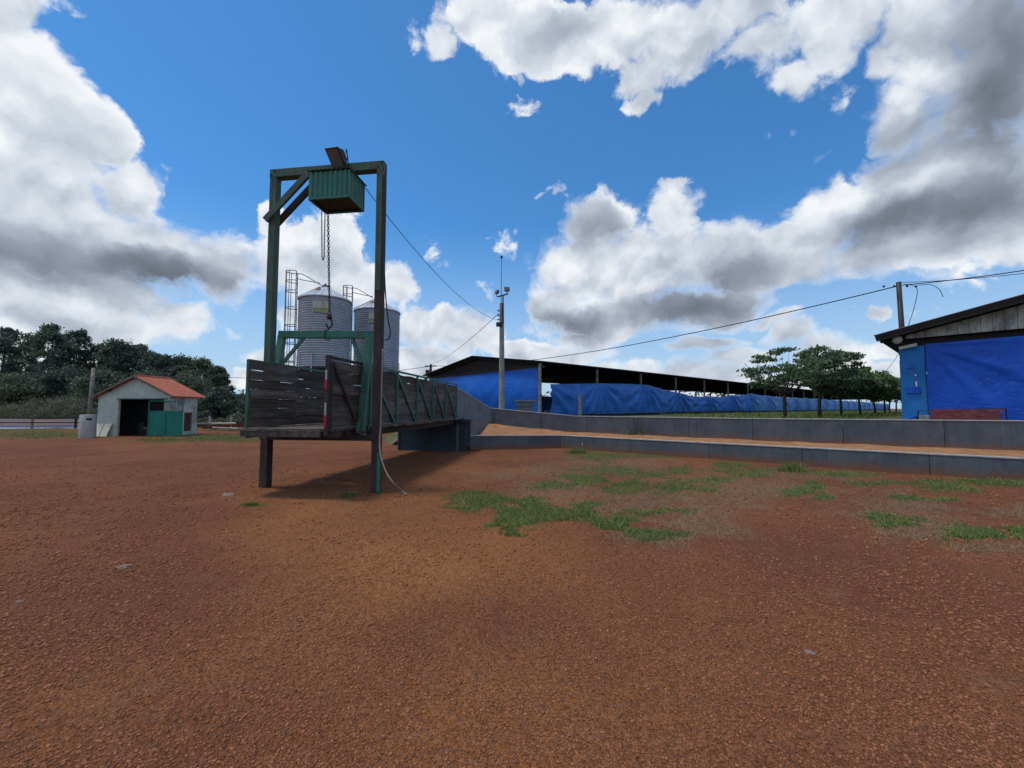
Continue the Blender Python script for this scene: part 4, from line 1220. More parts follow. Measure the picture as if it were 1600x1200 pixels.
# dark sheets standing for the shade in the open gable; beam and tarp below
gi_ = .55
c0 = K1 + A2 * gi_
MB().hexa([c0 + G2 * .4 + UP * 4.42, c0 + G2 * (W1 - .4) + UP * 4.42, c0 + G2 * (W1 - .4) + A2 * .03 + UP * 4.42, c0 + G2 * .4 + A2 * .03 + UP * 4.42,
           c0 + G2 * .4 + UP * 4.62, c0 + G2 * (W1 - .4) + UP * 4.62, c0 + G2 * (W1 - .4) + A2 * .03 + UP * 4.62, c0 + G2 * .4 + A2 * .03 + UP * 4.62]).build('gable_board_or_shade', M['roof_dark'], b1)
MB().add([c0 + G2 * .5 + UP * 4.621, c0 + G2 * (W1 - .5) + UP * 4.621, c0 + G2 * (W1 / 2) + UP * 5.6], [(0, 1, 2)]).build('gable_board_or_shade', M['roof_dark'], b1, solid=.02)
MB().bar(c0 + G2 * .3 - A2 * .08 + UP * 4.38, c0 + G2 * (W1 - .3) - A2 * .08 + UP * 4.38, .08, .10, A2).build('gable_beam', M['beam_wood'], b1)


def tarp_end(K, gdir, w0, w1, zb, zt, inset, mat, root, bulge=.25, seed=0, nu=90, nv=40):
    def fn(u, v):
        q = w0 + (w1 - w0) * u; z = zb + (zt - zb) * v
        e = math.sin(math.pi * min(1, max(0, v))) * math.sin(math.pi * min(1, max(0, u))) ** .5
        n_ = mnoise.noise(Vector((q * .35 + seed, z * .4, 0))) * .16 + mnoise.noise(Vector((q * .9 + z * .6 + seed, z * .5, 3))) * .07
        return K + gdir * q + A2 * (inset - bulge * e - n_ * e) + UP * z
    return MB().grid(fn, nu, nv).build('tarpaulin', mat, root, smooth=True)


t_ = tarp_end(K1, G2, .55, W1 - .5, 1.0, 4.33, gi_ - .12, M['tarp_bright'], b1, .35); t_['label'] = 'bright blue tarpaulin across the gable end'
MB().box(K1 + A2 * .35 + G2 * .62 + UP * 2.7, (.16, .16, 3.4), Matrix((A2, G2, UP)).transposed()).build('post', M['old_post'], b1)
# side posts
tsp = [0.12 + i * 6.1 for i in range(25)]
for i, t in enumerate(tsp):
    c = K1 + A2 * t + G2 * .35
    MB().box(c + UP * (TZ0 + (ZE - TZ0) / 2 - .05), (.13, .13, ZE - TZ0 - .12), Matrix((A2, G2, UP)).transposed()).build('post', M['old_post'], b1)
for t in tsp: MB().box(K1 + A2 * t + G2 * (W1 - .35) + UP * 2.8, (.22, .22, 3.5), Matrix((A2, G2, UP)).transposed()).build('post', M['concrete'], b1)
# far side tarp
MB().grid(lambda u, v: K1 + A2 * (1 + u * (L1 - 2)) + G2 * (W1 - .2) + UP * (1.0 + 2.0 * v), 60, 2).build('tarpaulin', M['tarp_blue'], b1)


# near side tarps: top edge read off the photograph at successive places along the eave
def t_of_px(px):
    r_ = (px - 800) / 651.0
    return (27.0 * r_ - 2.0) / (.749 - .663 * r_)


topz = []
for px, py in ((850, 600), (865, 600.5), (890, 600), (945, 599.5), (985, 600), (1015, 602.5), (1040, 609.5), (1067, 615.5), (1085, 618.5), (1109, 619.5), (1130, 619), (1160, 616.5), (1178, 615), (1198, 618), (1225, 620.5), (1250, 621.5), (1280, 623), (1320, 626), (1360, 629)):
    t = t_of_px(px); Yd = 27 + .663 * t
    topz.append((t, (638.5 - py) / 651 * Yd + EYE))
ttv, tzv = np.array([a for a, b in topz]), np.array([b for a, b in topz])
tzv = np.clip(tzv, 2.4, 3.6)


def side_tarp(ta, tb, mat, seed, bul=.13):
    nu = int((tb - ta) / .14); nv = 30
    def fn(u, v):
        t = ta + (tb - ta) * u
        zt = float(np.interp(t, ttv, tzv)) if t < ttv[-1] else 3.0
        zb = 1.20 + .12 * min(1, t / 30) + .08 * mnoise.noise(Vector((t * .5, seed, 0)))
        ph = ((t - .12) / 6.1) % 1
        # pinch folds fanning out of the tie points at the top of the posts
        d = min(ph, 1 - ph) * 6.1
        dn = (1 - v) * (zt - zb)
        ang = math.atan2(d, dn + .25)
        fan = math.sin(ang * 17 + seed + 3 * mnoise.noise(Vector((t * .3, 1, seed)))) * .12 * math.exp(-((d / 2.6) ** 2)) * (1 - v ** 6)
        wav = mnoise.noise(Vector((t * .8, v * 2.5, seed))) * .08 + mnoise.noise(Vector((t * .9 + v * 2, v * 5, seed + 5))) * .045
        e = math.sin(math.pi * min(1, v * .92 + .04)) ** .7
        out = bul * e * (.55 + .45 * math.sin(math.pi * ph)) + (wav + fan) * (.3 + .7 * e)
        z = zb + (zt - zb) * v - .12 * math.sin(math.pi * ph) * v ** 3 * (1 if t > 20 else .2)
        return K1 + A2 * t - G2 * (out - .05) + UP * z
    o_ = MB().grid(fn, nu, nv).build('tarpaulin', mat, b1, smooth=True)
    MB().tube([fn(i / (nu // 2), 0) for i in range(nu // 2 + 1)], .022, 5).build('hem', M['hem'], o_)
    MB().tube([fn(i / (nu // 2), 1) for i in range(nu // 2 + 1)], .014, 5).build('hem', M['hem'], o_)
    return o_


side_tarp(.75, 18.4, M['tarp_blue'], 1); side_tarp(18.3, 36.7, M['tarp_blue'], 5); side_tarp(36.6, 67.3, M['tarp_faded'], 9); side_tarp(67.2, 150, M['tarp_faded'], 13, .1)
MB().hexa([K1 + A2 * .5 + G2 * .2 + UP * .95, K1 + A2 * L1 + G2 * .2 + UP * .95, K1 + A2 * L1 + G2 * .35 + UP * .95, K1 + A2 * .5 + G2 * .35 + UP * .95,
           K1 + A2 * .5 + G2 * .2 + UP * 1.45, K1 + A2 * L1 + G2 * .2 + UP * 1.45, K1 + A2 * L1 + G2 * .35 + UP * 1.45, K1 + A2 * .5 + G2 * .35 + UP * 1.45]).build('low_wall', M['wall_grey'], b1)

# --- second barn, at the right edge
K2 = Vector((15.4, 17.5, 0)); G3 = -G2; W2 = 15.6
b2 = thing('livestock_barn', 'nearer barn at the right edge with blue painted corner and dark tin roof', 'barn', K2 + UP * TZ0)
ZR2 = 4.67 + 1.80
rf = barn_roof(b2, K2, G3, W2, 4.67, ZR2, 62.0, .10)
mb = MB()
for a, b, za, zb in ((-.04, W2 / 2, 4.672, ZR2 + .002), (W2 + .04, W2 / 2, 4.672, ZR2 + .002)):
    p = [K2 + G3 * a - A2 * .05 + UP * za, K2 + G3 * b - A2 * .05 + UP * zb, K2 + G3 * b + A2 * 62 + UP * zb, K2 + G3 * a + A2 * 62 + UP * za]
    mb.hexa(p + [q + UP * .025 for q in p])
mb.build('roof_sheet', M['roof_sheet'], rf)
mb = MB()
mb.bar(K2 + A2 * .06 + G3 * .02 + UP * 4.50, K2 + A2 * .06 + G3 * (W2 / 2) + UP * (ZR2 - .17), .06, .14, A2)
for i in range(11):
    c = K2 + A2 * (.9 + i * 6.1); mb.bar(c + G3 * .05 + UP * 4.5, c + G3 * (W2 / 2) + UP * (ZR2 - .2), .08, .14, A2); mb.bar(c + G3 * (W2 - .05) + UP * 4.5, c + G3 * (W2 / 2) + UP * (ZR2 - .2), .08, .14, A2)
for q in range(1, 8): mb.bar(K2 + G3 * (q * 1.0) + A2 * .05 + UP * (4.57 + q * 1.0 * .2308 - .07), K2 + G3 * (q * 1.0) + A2 * 61 + UP * (4.57 + q * .2308 - .07), .06, .08, G3)
mb.build('rafter', M['roof_dark'], rf)
wi, wj = .64, .60            # wall inset across and along
W0 = K2 + G3 * wi + A2 * wj
MX = Matrix((G3, A2, UP)).transposed()
MB().hexa([W0 + UP * .9, W0 + G3 * .80 + UP * .9, W0 + G3 * .80 + A2 * .18 + UP * .9, W0 + A2 * .18 + UP * .9, W0 + G3 * .03 + UP * 4.12, W0 + G3 * .80 + UP * 4.18, W0 + G3 * .80 + A2 * .18 + UP * 4.18, W0 + G3 * .03 + A2 * .18 + UP * 4.12]).build('corner_wall', M['blue_paint'], b2, bevel=.04)
MB().hexa([W0 + A2 * .19 + UP * .9, W0 + G3 * .15 + A2 * .19 + UP * .9, W0 + G3 * .15 + A2 * 60 + UP * .9, W0 + A2 * 60 + UP * .9, W0 + A2 * .19 + UP * 3.6, W0 + G3 * .15 + A2 * .19 + UP * 3.6, W0 + G3 * .15 + A2 * 60 + UP * 3.6, W0 + A2 * 60 + UP * 3.6]).build('side_wall', M['blue_paint'], b2)


def tarp2(u, v):
    q = .82 + 13.6 * u; z = .98 + 3.24 * v; 
    r_ = math.hypot(q - .82, (4.2 - z)); an = math.atan2(4.2 - z, q - .82)
    fan = max(0, math.sin(an * 13 + 1.2 * math.sin(r_ * .8))) ** 2 * .09 * min(1, r_) * math.exp(-r_ / 2.8)
    n_ = mnoise.noise(Vector((q * .45, z * .6, 2))) * .10
    return W0 + G3 * q + UP * z - A2 * (-.02 + .08 * math.sin(math.pi * v) + fan + n_ * math.sin(math.pi * v))


MB().grid(tarp2, 200, 50).build('tarpaulin', M['tarp_deep'], b2, smooth=True)
# boards below the roof slope
mb = MB(); q = .25
while q < W2 / 2 - .2:
    w__ = .30; zt = 4.57 + q * .2308 - .26 + wj * 0
    zt = 4.67 + (q + wi) * .2308 - .24
    if zt > 4.56: mb.hexa([W0 + G3 * q + A2 * .05 + UP * 4.50, W0 + G3 * (q + w__ - .012) + A2 * .05 + UP * 4.50, W0 + G3 * (q + w__ - .012) + A2 * .075 + UP * 4.50, W0 + G3 * q + A2 * .075 + UP * 4.50,
                           W0 + G3 * q + A2 * .05 + UP * zt, W0 + G3 * (q + w__ - .012) + A2 * .05 + UP * (zt + .2308 * w__), W0 + G3 * (q + w__ - .012) + A2 * .075 + UP * (zt + .2308 * w__), W0 + G3 * q + A2 * .075 + UP * zt])
    q += w__
mb.build('gable_board_or_shade', M['grey_board'], b2)
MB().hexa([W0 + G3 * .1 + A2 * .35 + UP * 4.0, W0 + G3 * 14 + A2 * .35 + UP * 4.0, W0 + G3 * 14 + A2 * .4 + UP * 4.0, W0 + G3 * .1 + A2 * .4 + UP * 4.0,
           W0 + G3 * .1 + A2 * .35 + UP * 4.55, W0 + G3 * 14 + A2 * .35 + UP * 4.55, W0 + G3 * 14 + A2 * .4 + UP * 4.55, W0 + G3 * .1 + A2 * .4 + UP * 4.55]).build('opening_shade', M['roof_dark'], b2)  # dark panel standing for the shade inside the opening below the boards
# fittings on the blue corner
MB().box(W0 + G3 * .40 - A2 * .04 + UP * 2.35, (.40, .08, .26), MX).build('meter_box', M['tarp_deep'], b2, bevel=.01)
MB().box(W0 + G3 * .36 - A2 * .02 + UP * 3.28, (.22, .04, .05), MX).build('hook', M['tarp_deep'], b2)
mb = MB(); mb.tube([W0 + G3 * .50 - A2 * .05 + UP * 2.50, W0 + G3 * .50 - A2 * .05 + UP * 2.70], .025, 8); mb.tube([W0 + G3 * .49 - A2 * .05 + UP * 2.92, W0 + G3 * .49 - A2 * .05 + UP * 3.0], .022, 8); mb.build('lamp_tube', M['white_paint'], b2)
mb = MB(); mb.lathe(W0 - A2 * .25 + G3 * .02 + UP * 4.28, [(.02, 0), (.12, .05), (.17, .16), (.13, .30), (0, .32)], 14); mb.bar(W0 + G3 * .05 - A2 * .22 + UP * 4.10, W0 + G3 * .60 - A2 * .22 + UP * 4.2, .05, .12); mb.build('eave_fitting', M['white_dirty'], b2, auto=40)
mb = MB(); e0 = W0 + G3 * .05 - A2 * .3
pts = smooth([K2 + A2 * .5 + UP * 4.5, e0 + UP * 4.0, e0 + Vector((-.5, .2, 0)) + UP * 3.0, e0 + Vector((-.75, .3, 0)) + UP * 2.2], 6)
tag(MB().tube(pts, .008, 5).build('hanging_wire', M['black_rubber'], loc=pts[0]), 'thin loose wire dangling from the corner of the right barn roof', 'wire')
# low red brick stack with open frame in front of tarp
bx0 = W0 - A2 * .75
bk = thing('brick_stack', 'low dark red brick stack behind the upper wall in front of the blue tarpaulin', 'bricks', bx0 + G3 * 1.4 + UP * 1.0)
mb = MB(); rr = random.Random(3)
for lay in range(6):
    for i in range(9):
        mb.box(bx0 + G3 * (.95 + i * .20 + (.1 if lay % 2 else 0)) + UP * (1.06 + lay * .088 + .03), (.19, .12 + rr.uniform(0, .02), .082), MX)
mb.build('brick_course', M['brick_red'], bk)
mb = MB()
mb.bar(bx0 + G3 * .55 + UP * 1.02, bx0 + G3 * .55 + UP * 1.50, .03, .03); mb.bar(bx0 + G3 * .55 + UP * 1.50, bx0 + G3 * 2.8 + UP * 1.60, .03, .03); mb.bar(bx0 + G3 * 2.8 + UP * 1.02, bx0 + G3 * 2.8 + UP * 1.60, .03, .03)
mb.build('frame', M['dark_steel'], bk)
mb = MB()
for lay in range(3):
    for i in range(2): mb.box(bx0 + G3 * (.64 + i * .15) + UP * (1.06 + lay * .10 + .04), (.14, .14, .09), MX)
ob_ = mb.build('block', M['concrete'], bk)
p0 = W0 - A2 * .35 + G3 * .42 + UP * 1.05
mb = MB(); mb.tube(smooth([p0 + Vector((-.25, 0, .12)), p0 + Vector((-.1, -.1, .22)), p0 + Vector((.1, -.05, .15)), p0 + Vector((.3, -.1, .2))], 6), .04, 8)
tag(mb.build('cloth_bundle', M['tarp_deep'], loc=p0), 'crumpled dark blue cloth roll at the foot of the blue barn corner', 'cloth')

# ================================================================== POLES, WIRES, SMALL THINGS BEHIND THE WALL
pl = thing('light_pole', 'concrete pole with two floodlights and a thin antenna in front of the gable tarpaulin', 'pole', (-.54, 22.0, 1.0))
pb, pt = atY(784, 640, 22), atY(784, 474, 22)
MB().tube([Vector((-.54, 22, .9)), Vector((pt.x, 22, pt.z))], [.16, .115], 12).build('shaft', M['concrete'], pl, auto=60)
mb = MB(); mb.bar(atY(786, 505, 21.85), atY(786, 462, 21.85), .07, .07); mb.build('mast', M['dark_steel'], pl)
MB().bar(atY(777, 464, 21.85), atY(794, 459, 21.85), .06, .06).build('crossarm', M['dark_steel'], pl)
MB().tube([atY(783, 476, 22), atY(783.6, 403, 22)], [.025, .014], 6).build('antenna', M['galv_ladder'], pl)
MB().lathe(atY(783.7, 404, 22), [(0, 0), (.06, .03), (.06, .14), (0, .17)], 8).build('antenna_tip', M['dark_steel'], pl)
for px, py, yaw, w__ in ((792, 452, .25, .30), (776, 456, -.9, .24)):
    c = atY(px, py, 21.8); Mz = Matrix.Rotation(yaw, 3, 'Z') @ Matrix.Rotation(-.35, 3, 'X')
    mb = MB(); mb.hexa([c + Mz @ Vector(q) for q in ((-w__ / 2, -.03, -w__ / 2.3), (w__ / 2, -.03, -w__ / 2.3), (w__ / 2.8, .10, -w__ / 3.4), (-w__ / 2.8, .10, -w__ / 3.4), (-w__ / 2, -.03, w__ / 2.3), (w__ / 2, -.03, w__ / 2.3), (w__ / 2.8, .10, w__ / 3.4), (-w__ / 2.8, .10, w__ / 3.4))])
    mb.bar(c - UP * .1, c - UP * .26, .03, .03)
    h_ = mb.build('floodlight', M['dark_steel'], pl)
    MB().box(c + Mz @ Vector((0, -.035, 0)), (w__ * .8, .008, w__ * .68), Mz).build('lens', M['lamp_glass'], h_)
mb = MB(); mb.box(atY(780, 507, 21.8), (.32, .16, .22)); mb.build('control_box', M['dark_steel'], pl, bevel=.01)
mb = MB()
for py in (487, 494, 501): mb.lathe(atY(779, py, 21.85), [(0, 0), (.05, .02), (.05, .08), (0, .1)], 8)
mb.build('insulator', M['dark_steel'], pl)

wt_ = thing('water_tank', 'grey stacked trough shaped tank standing behind the wall corner by the light pole', 'tank', (.55, 22.5, 1.0))
c = Vector((.65, 22.5, 0))
MB().hexa([c + Vector((-.40, -.3, 1.0)), c + Vector((.50, -.3, 1.0)), c + Vector((.50, .3, 1.0)), c + Vector((-.40, .3, 1.0)), c + Vector((-.40, -.3, 1.92)), c + Vector((.50, -.3, 1.92)), c + Vector((.5, .3, 1.92)), c + Vector((-.40, .3, 1.92))]).build('body', M['wall_light'], wt_, bevel=.02)
MB().box(c + Vector((.05, 0, 1.98)), (1.15, .7, .11)).build('lid', M['wall_light'], wt_, bevel=.02)
mb = MB()
for i in range(3): mb.box(c + Vector((.05, -.305, 1.25 + i * .22)), (.86, .02, .03))
mb.build('rib', M['wall_grey'], wt_)
MB().tube([c + Vector((.12, .1, 2.0)), c + Vector((.12, .1, 3.4))], .015, 6).build('standpipe', M['galv_ladder'], wt_)

p = (3.15, 19.3)
tag(MB().hexa([(p[0] - .07, p[1] - .07, .95), (p[0] + .07, p[1] - .07, .95), (p[0] + .07, p[1] + .07, .95), (p[0] - .07, p[1] + .07, .95), (p[0] - .055, p[1] - .055, 2.25), (p[0] + .055, p[1] - .055, 2.25), (p[0] + .055, p[1] + .055, 2.25), (p[0] - .055, p[1] + .055, 2.25)])
    .build('fence_post', M['old_post'], loc=(p[0], p[1], 1.0), bevel=.008), 'short weathered concrete post standing behind the upper wall before the side tarpaulin', 'post')

# utility poles
UPB = Vector((24.2, 25.5, 1.0))
up_ = thing('utility_pole', 'dark wooden utility pole rising behind the roof of the right barn', 'pole', UPB)
MB().tube([UPB, UPB + UP * 8.45 + Vector((-.12, 0, 0))], [.165, .13], 12).build('shaft', M['dark_steel'], up_, smooth=True)
mb = MB(); q = UPB + UP * 8.2
for dx in (-1.1, -.45, .35, .9): mb.lathe(q + Vector((dx, -.05, -.08 - .03 * abs(dx))), [(0, 0), (.06, .02), (.06, .12), (0, .15)], 8)
mb.build('insulator', M['dark_steel'], up_)
mb = MB()
mb.tube(smooth([q + Vector((.2, -.1, .1)), q + Vector((.8, -.2, -.2)), q + Vector((.6, -.2, -1.3)), q + Vector((.15, -.2, -2.6)), q + Vector((.12, -.2, -3.6))], 8), .018, 5)
mb.tube(smooth([q + Vector((.9, -.2, 0)), q + Vector((1.7, -.2, .02)), q + Vector((2.2, -.2, -.3)), q + Vector((2.4, -.2, -.75))], 8), .018, 5)
mb.tube(smooth([q + Vector((-.2, -.2, -2.2)), q + Vector((-.4, -.2, -3.2)), q + Vector((-.2, -.2, -4.2))], 8), .018, 5)
mb.build('loose_cable', M['black_rubber'], up_)
FPB = Vector((-12.95, 66, 0))
fp_ = thing('utility_pole', 'small far utility pole showing above the left end of the long barn roof', 'pole', FPB)
MB().tube([FPB, FPB + UP * 8.6], [.24, .2], 8).build('shaft', M['maroon_timber'], fp_)
mb = MB(); mb.bar(FPB + Vector((-.9, 0, 8.3)), FPB + Vector((.9, 0, 8.35)), .2, .16); mb.box(FPB + Vector((-.5, -.1, 7.3)), (.5, .5, .8)); mb.build('crossarm', M['dark_steel'], fp_)


def wire(label, a, b, sag, r, name='power_line'):
    pts = sagline(a, b, sag)
    return tag(MB().tube(pts, r, 5).build(name, M['black_rubber'], loc=a), label, 'cable')


wire('long sagging power line from the right barn pole to the small far pole', UPB + UP * 8.25, FPB + UP * 8.35, 1.42, .035)
wire('power line leaving the right barn pole towards the right edge', UPB + UP * 8.25, Vector((46, 12, 14.2)), 1.5, .03)
wire('second thin strand beside the power line leaving the right barn pole', UPB + UP * 8.42 + Vector((0, 0, 0)), Vector((46, 12.2, 14.0)), 1.9, .018)
wire('power line from the far pole leftwards behind the chute and silos', FPB + UP * 8.3, Vector((-60, 80, 8.0)), 1.2, .04)
wire('thin line from the light pole down to the far utility pole', atY(779, 490, 21.9), FPB + UP * 8.6, .5, .016)
wire('thin wire stretched from the gantry floodlight to the light pole', cL + Vector((.12, .1, 0)), atY(778, 500, 21.9), .62, .009, 'wire')

# ================================================================== SHED AND ITS SURROUNDINGS
sh = thing('shed', 'small pale green farm shed with orange tiled gable roof and open doorway', 'shed', (-21.8, 25, 0))
X0, X1, Y0, Y1 = -23.85, -19.72, 24.0, 26.1
ZW = 2.42; RX = -21.68; ZRd = 3.42
DX0, DX1, DZ = -22.68, -20.05, 2.12
def wallbox(mb, x0, x1, y0, y1, z0, z1): mb.box(((x0 + x1) / 2, (y0 + y1) / 2, (z0 + z1) / 2), (x1 - x0, y1 - y0, z1 - z0))
mb = MB()
wallbox(mb, X0, DX0, Y0, Y0 + .14, -.1, DZ); wallbox(mb, DX1, X1, Y0, Y0 + .14, -.1, DZ)
def zro(x): return ZW + (ZRd - ZW) * (1 - abs(x - RX) / (max(RX - X0, X1 - RX))) 
sl = (ZRd - ZW) / (X1 - RX)
pts = [(X0, DZ), (X1, DZ), (X1, ZRd - sl * (X1 - RX) - .02), (RX, ZRd - .02), (X0, ZRd - sl * (RX - X0) - .02)]
b = len(mb.v)
for yy in (Y0, Y0 + .14): mb.v += [(x, yy, z) for x, z in pts]
mb.f += [tuple(b + i for i in range(5)), tuple(b + 5 + i for i in reversed(range(5)))] + [(b + i, b + 5 + i, b + 5 + (i + 1) % 5, b + (i + 1) % 5) for i in range(5)]
mb.build('front_wall', M['shed_wall'], sh)
mb = MB(); wallbox(mb, X0, X0 + .14, Y0 + .142, Y1, -.1, ZW - .02); wallbox(mb, X0 + .142, X1 - .142, Y1 - .14, Y1, -.1, 2.36); mb.build('back_wall', M['shed_wall'], sh)
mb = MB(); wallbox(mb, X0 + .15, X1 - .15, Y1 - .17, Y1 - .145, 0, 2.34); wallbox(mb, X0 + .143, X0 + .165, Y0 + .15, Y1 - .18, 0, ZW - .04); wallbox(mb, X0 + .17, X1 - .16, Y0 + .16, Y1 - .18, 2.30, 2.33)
mb.build('shade_lining', M['dock_dark'], sh)  # dark panels that put the shade of the interior into the colour
mb = MB(); wallbox(mb, X1 - .14, X1, Y0 + .142, Y0 + 1.1, -.1, ZW - .02); wallbox(mb, X1 - .14, X1, Y0 + 1.72, Y1, -.1, ZW - .02); wallbox(mb, X1 - .14, X1, Y0 + 1.1, Y0 + 1.72, 1.35, ZW - .02); wallbox(mb, X1 - .14, X1, Y0 + 1.1, Y0 + 1.72, -.1, .22)
mb.build('side_wall', M['shed_side'], sh)
mb = MB()
for r_ in range(8):
    for c_ in range(2): mb.box((X1 - .07, Y0 + 1.22 + c_ * .30 + (.1 if r_ % 2 else 0), .29 + r_ * .14), (.1, .24, .075))
mb.build('brick_lattice', M['brick_brown'], sh)
MB().box((X1 - .15, Y0 + 1.41, .8), (.02, .61, 1.1)).build('vent_backing', M['brick_brown'], sh)
# roof of clay tiles
ov = .22
for sd_ in (-1, 1):
    xe = RX + sd_ * ((X1 - RX if sd_ > 0 else RX - X0) + .34); ze = ZRd - sl * abs(xe - RX)
    def fn(u, v, xe=xe, ze=ze):
        x = RX + (xe - RX) * v; z = ZRd + .04 + (ze - ZRd) * v + .022 * math.cos(u * 12 * 2 * math.pi) + .012 * ((v * 9) % 1)
        return Vector((x, Y0 - ov + (Y1 - Y0 + 2 * ov) * u, z))
    MB().grid(fn, 144, 36).build('roof', M['tile_red'], sh, solid=.03)
    b_ = MB(); b_.bar((RX, Y0 - ov - .03, ZRd + .015), (xe, Y0 - ov - .03, ze + .015), .03, .11, (0, 1, 0)); b_.build('barge_board', M['beam_wood'], sh)
MB().tube([(RX, Y0 - ov, ZRd + .06), (RX, Y1 + ov, ZRd + .06)], .07, 8).build('ridge_cap', M['tile_red'], sh)
# swung gate: sheet lower half, bars above; reaches past the corner
gt = []
gA, gB = Vector((-20.78, Y0 - .12, 0)), Vector((-18.9, Y0 - .06, 0))
dr_ = MB().bar(gA + UP * .75, gB + UP * .75, .03, 1.32, (0, 1, 0)).build('gate', M['door_green'], sh)
mb = MB()
for z in (.06, 1.43, 2.02): mb.bar(gA + UP * z + Vector((0, -.02, 0)), gB + UP * z + Vector((0, -.02, 0)), .04, .045, (0, 1, 0))
for k_ in (0, .5, 1): mb.bar(gA.lerp(gB, k_) + UP * .04 + Vector((0, -.022, 0)), gA.lerp(gB, k_) + UP * (2.02 if k_ != .5 else 1.42) + Vector((0, -.022, 0)), .04, .04)
mb.build('gate_frame', M['door_green'], dr_)
mb = MB()
for k_ in range(1, 22): q = gA.lerp(gB, k_ / 22); mb.tube([q + UP * 1.45, q + UP * 2.0], .009, 5)
mb.build('gate_bars', M['dark_steel'], dr_)
MB().bar((DX0 - .1, Y0 - .02, DZ + .03), (X1 - .1, Y0 - .02, DZ + .03), .05, .06, (0, 1, 0)).build('door_rail', M['galv_ladder'], sh)
mb = MB(); mb.box((X0 + .55, Y0 - .08, 2.62), (.34, .12, .10)); mb.bar((X0 + .7, Y0 - .15, 2.66), (X0 + .95, Y0 - .3, 2.74), .05, .05); mb.build('wall_lamp', M['dark_steel'], sh)
# things stored inside
tg = thing('storage_bench', 'low pale bench visible inside the shed doorway', 'bench', (-21.5, 25.2, 0))
MB().box((-21.35, 25.1, .42), (1.15, .5, .06)).build('top', M['old_post'], tg); MB().box((-21.35, 25.12, .2), (1.05, .42, .36)).build('cabinet', M['dock_dark'], tg)
o = MB(); o.lathe((-22.25, 25.2, 0), [(0, 0), (.28, 0), (.30, .3), (.28, .75), (.2, .8), (0, .8)], 20); tag(o.build('storage_drum', M['black_rubber'], loc=(-22.25, 25.2, 0), auto=40), 'dark drum standing just inside the shed doorway', 'drum')

# leaning boards and cylinder
for (xa, xb, px, lb) in ((-23.80, -23.37, 0, 'left of two cream boards leaning against the shed front wall'), (-23.34, -22.92, 0, 'right of two cream boards leaning against the shed front wall')):
    p = [(xa - .10, Y0 - .24, .01), (xb - .12, Y0 - .24, .01), (xb, Y0 - .06, .72), (xa + .02, Y0 - .06, .72)]
    mb = MB(); mb.hexa([Vector(q) - Vector((0, .02, 0)) for q in p] + [Vector(q) + Vector((0, .02, .0)) for q in p])
    tag(mb.build('leaning_board', M['cream_board'], loc=(xa, Y0 - .3, 0)), lb, 'board', 'cream boards leaning on the shed')
cy = atZ(136, 685, 0)
cn = thing('concrete_drum', 'pale concrete cylinder with a dark slot standing left of the shed', 'drum', (cy.x, cy.y, 0))
MB().lathe((cy.x, cy.y, 0), [(.345, -.05), (.345, .62), (.338, .63), (.335, 1.22), (.32, 1.26), (0, 1.27)], 36).build('body', M['white_dirty'], cn, auto=30)
a = math.atan2(-cy.y, -cy.x)
MB().box((cy.x + math.cos(a) * .33 + .05, cy.y + math.sin(a) * .33, 1.04), (.22, .05, .08), Matrix.Rotation(a + math.pi / 2, 3, 'Z')).build('slot', M['dark_gap'], cn)

# left utility pole
lp = atZ(141, 678, 0); lpt = Vector((lp.x + .0, lp.y, 0))
lu = thing('utility_pole', 'grey concrete utility pole between the concrete drum and the shed', 'pole', (lp.x, lp.y + 1.2, 0))
P0 = Vector((lp.x - 1.05, lp.y + 1.2, 0))
pt_ = atY(146, 575, P0.y); pb_ = atY(139.5, 650, P0.y); pb_ = Vector((pb_.x - .05, P0.y, 0))
MB().tube([pb_, pt_], [.125, .09], 10).build('shaft', M['old_post'], lu, smooth=True)
mb = MB()
for dz in (.5, 1.2): mb.bar(pt_ - UP * dz + Vector((-.02, 0, 0)), pt_ - UP * (dz + .1) + Vector((.35, -.1, 0)), .05, .05)
mb.build('bracket', M['galv_ladder'], lu)
wire('power line from the left utility pole out over the field to the left', pt_ - UP * .3, atY(-250, 560, 42), .9, .022)
wire('drop wire from the left utility pole to the shed roof', pt_ - UP * 1.2, Vector((X0 + .3, Y0 - .1, 2.75)), .15, .014)

# pasture fence and pond at the far left
pd = MB().grid(lambda u, v: Vector((-75 + 46 * u, 31 + 7 * v, .12)), 4, 2).build('pond', M['pond_blue'], loc=(-50, 33, 0)); tag(pd, kind='structure')
mb = MB()
mb.hexa([(-75, 30.2, 0), (-28.2, 29.6, 0), (-28.2, 30.4, 0), (-75, 31.1, 0), (-75, 30.55, .22), (-28.2, 29.95, .22), (-28.2, 30.4, .2), (-75, 31.1, .2)])
tag(mb.build('pond_liner', M['liner'], loc=(-45, 30.4, 0)), 'pale blue pond liner edge along the far left field', 'liner')
bm_pts = MB().grid(lambda u, v: Vector((-95 + 62 * u, 36 + 9 * v, .05 + (1.05 * math.sin(math.pi * v) ** .8) * (1 - .55 * u) * (.85 + .3 * mnoise.noise(Vector((u * 9, v * 3, 0)))) * min(1, (1 - u) * 6))), 60, 12)
tag(bm_pts.build('earth_bank', pm('bank_soil', (.10, .07, .075), (.15, .105, .10), 1, .95, .4, 15, stain=(.2, .1, .06), stain_scale=.3), smooth=True), kind='structure')
pf = thing('pasture_fence', 'low dark post and rail fence in front of the pond at the far left', 'fence', (-35, 28.9, 0))
for i in range(11): MB().bar((-27.2 - i * 3.0, 28.9, .0), (-27.2 - i * 3.0, 28.9, 1.05), .10, .10).build('post', M['old_post'] if i == 2 else M['dark_steel'], pf)
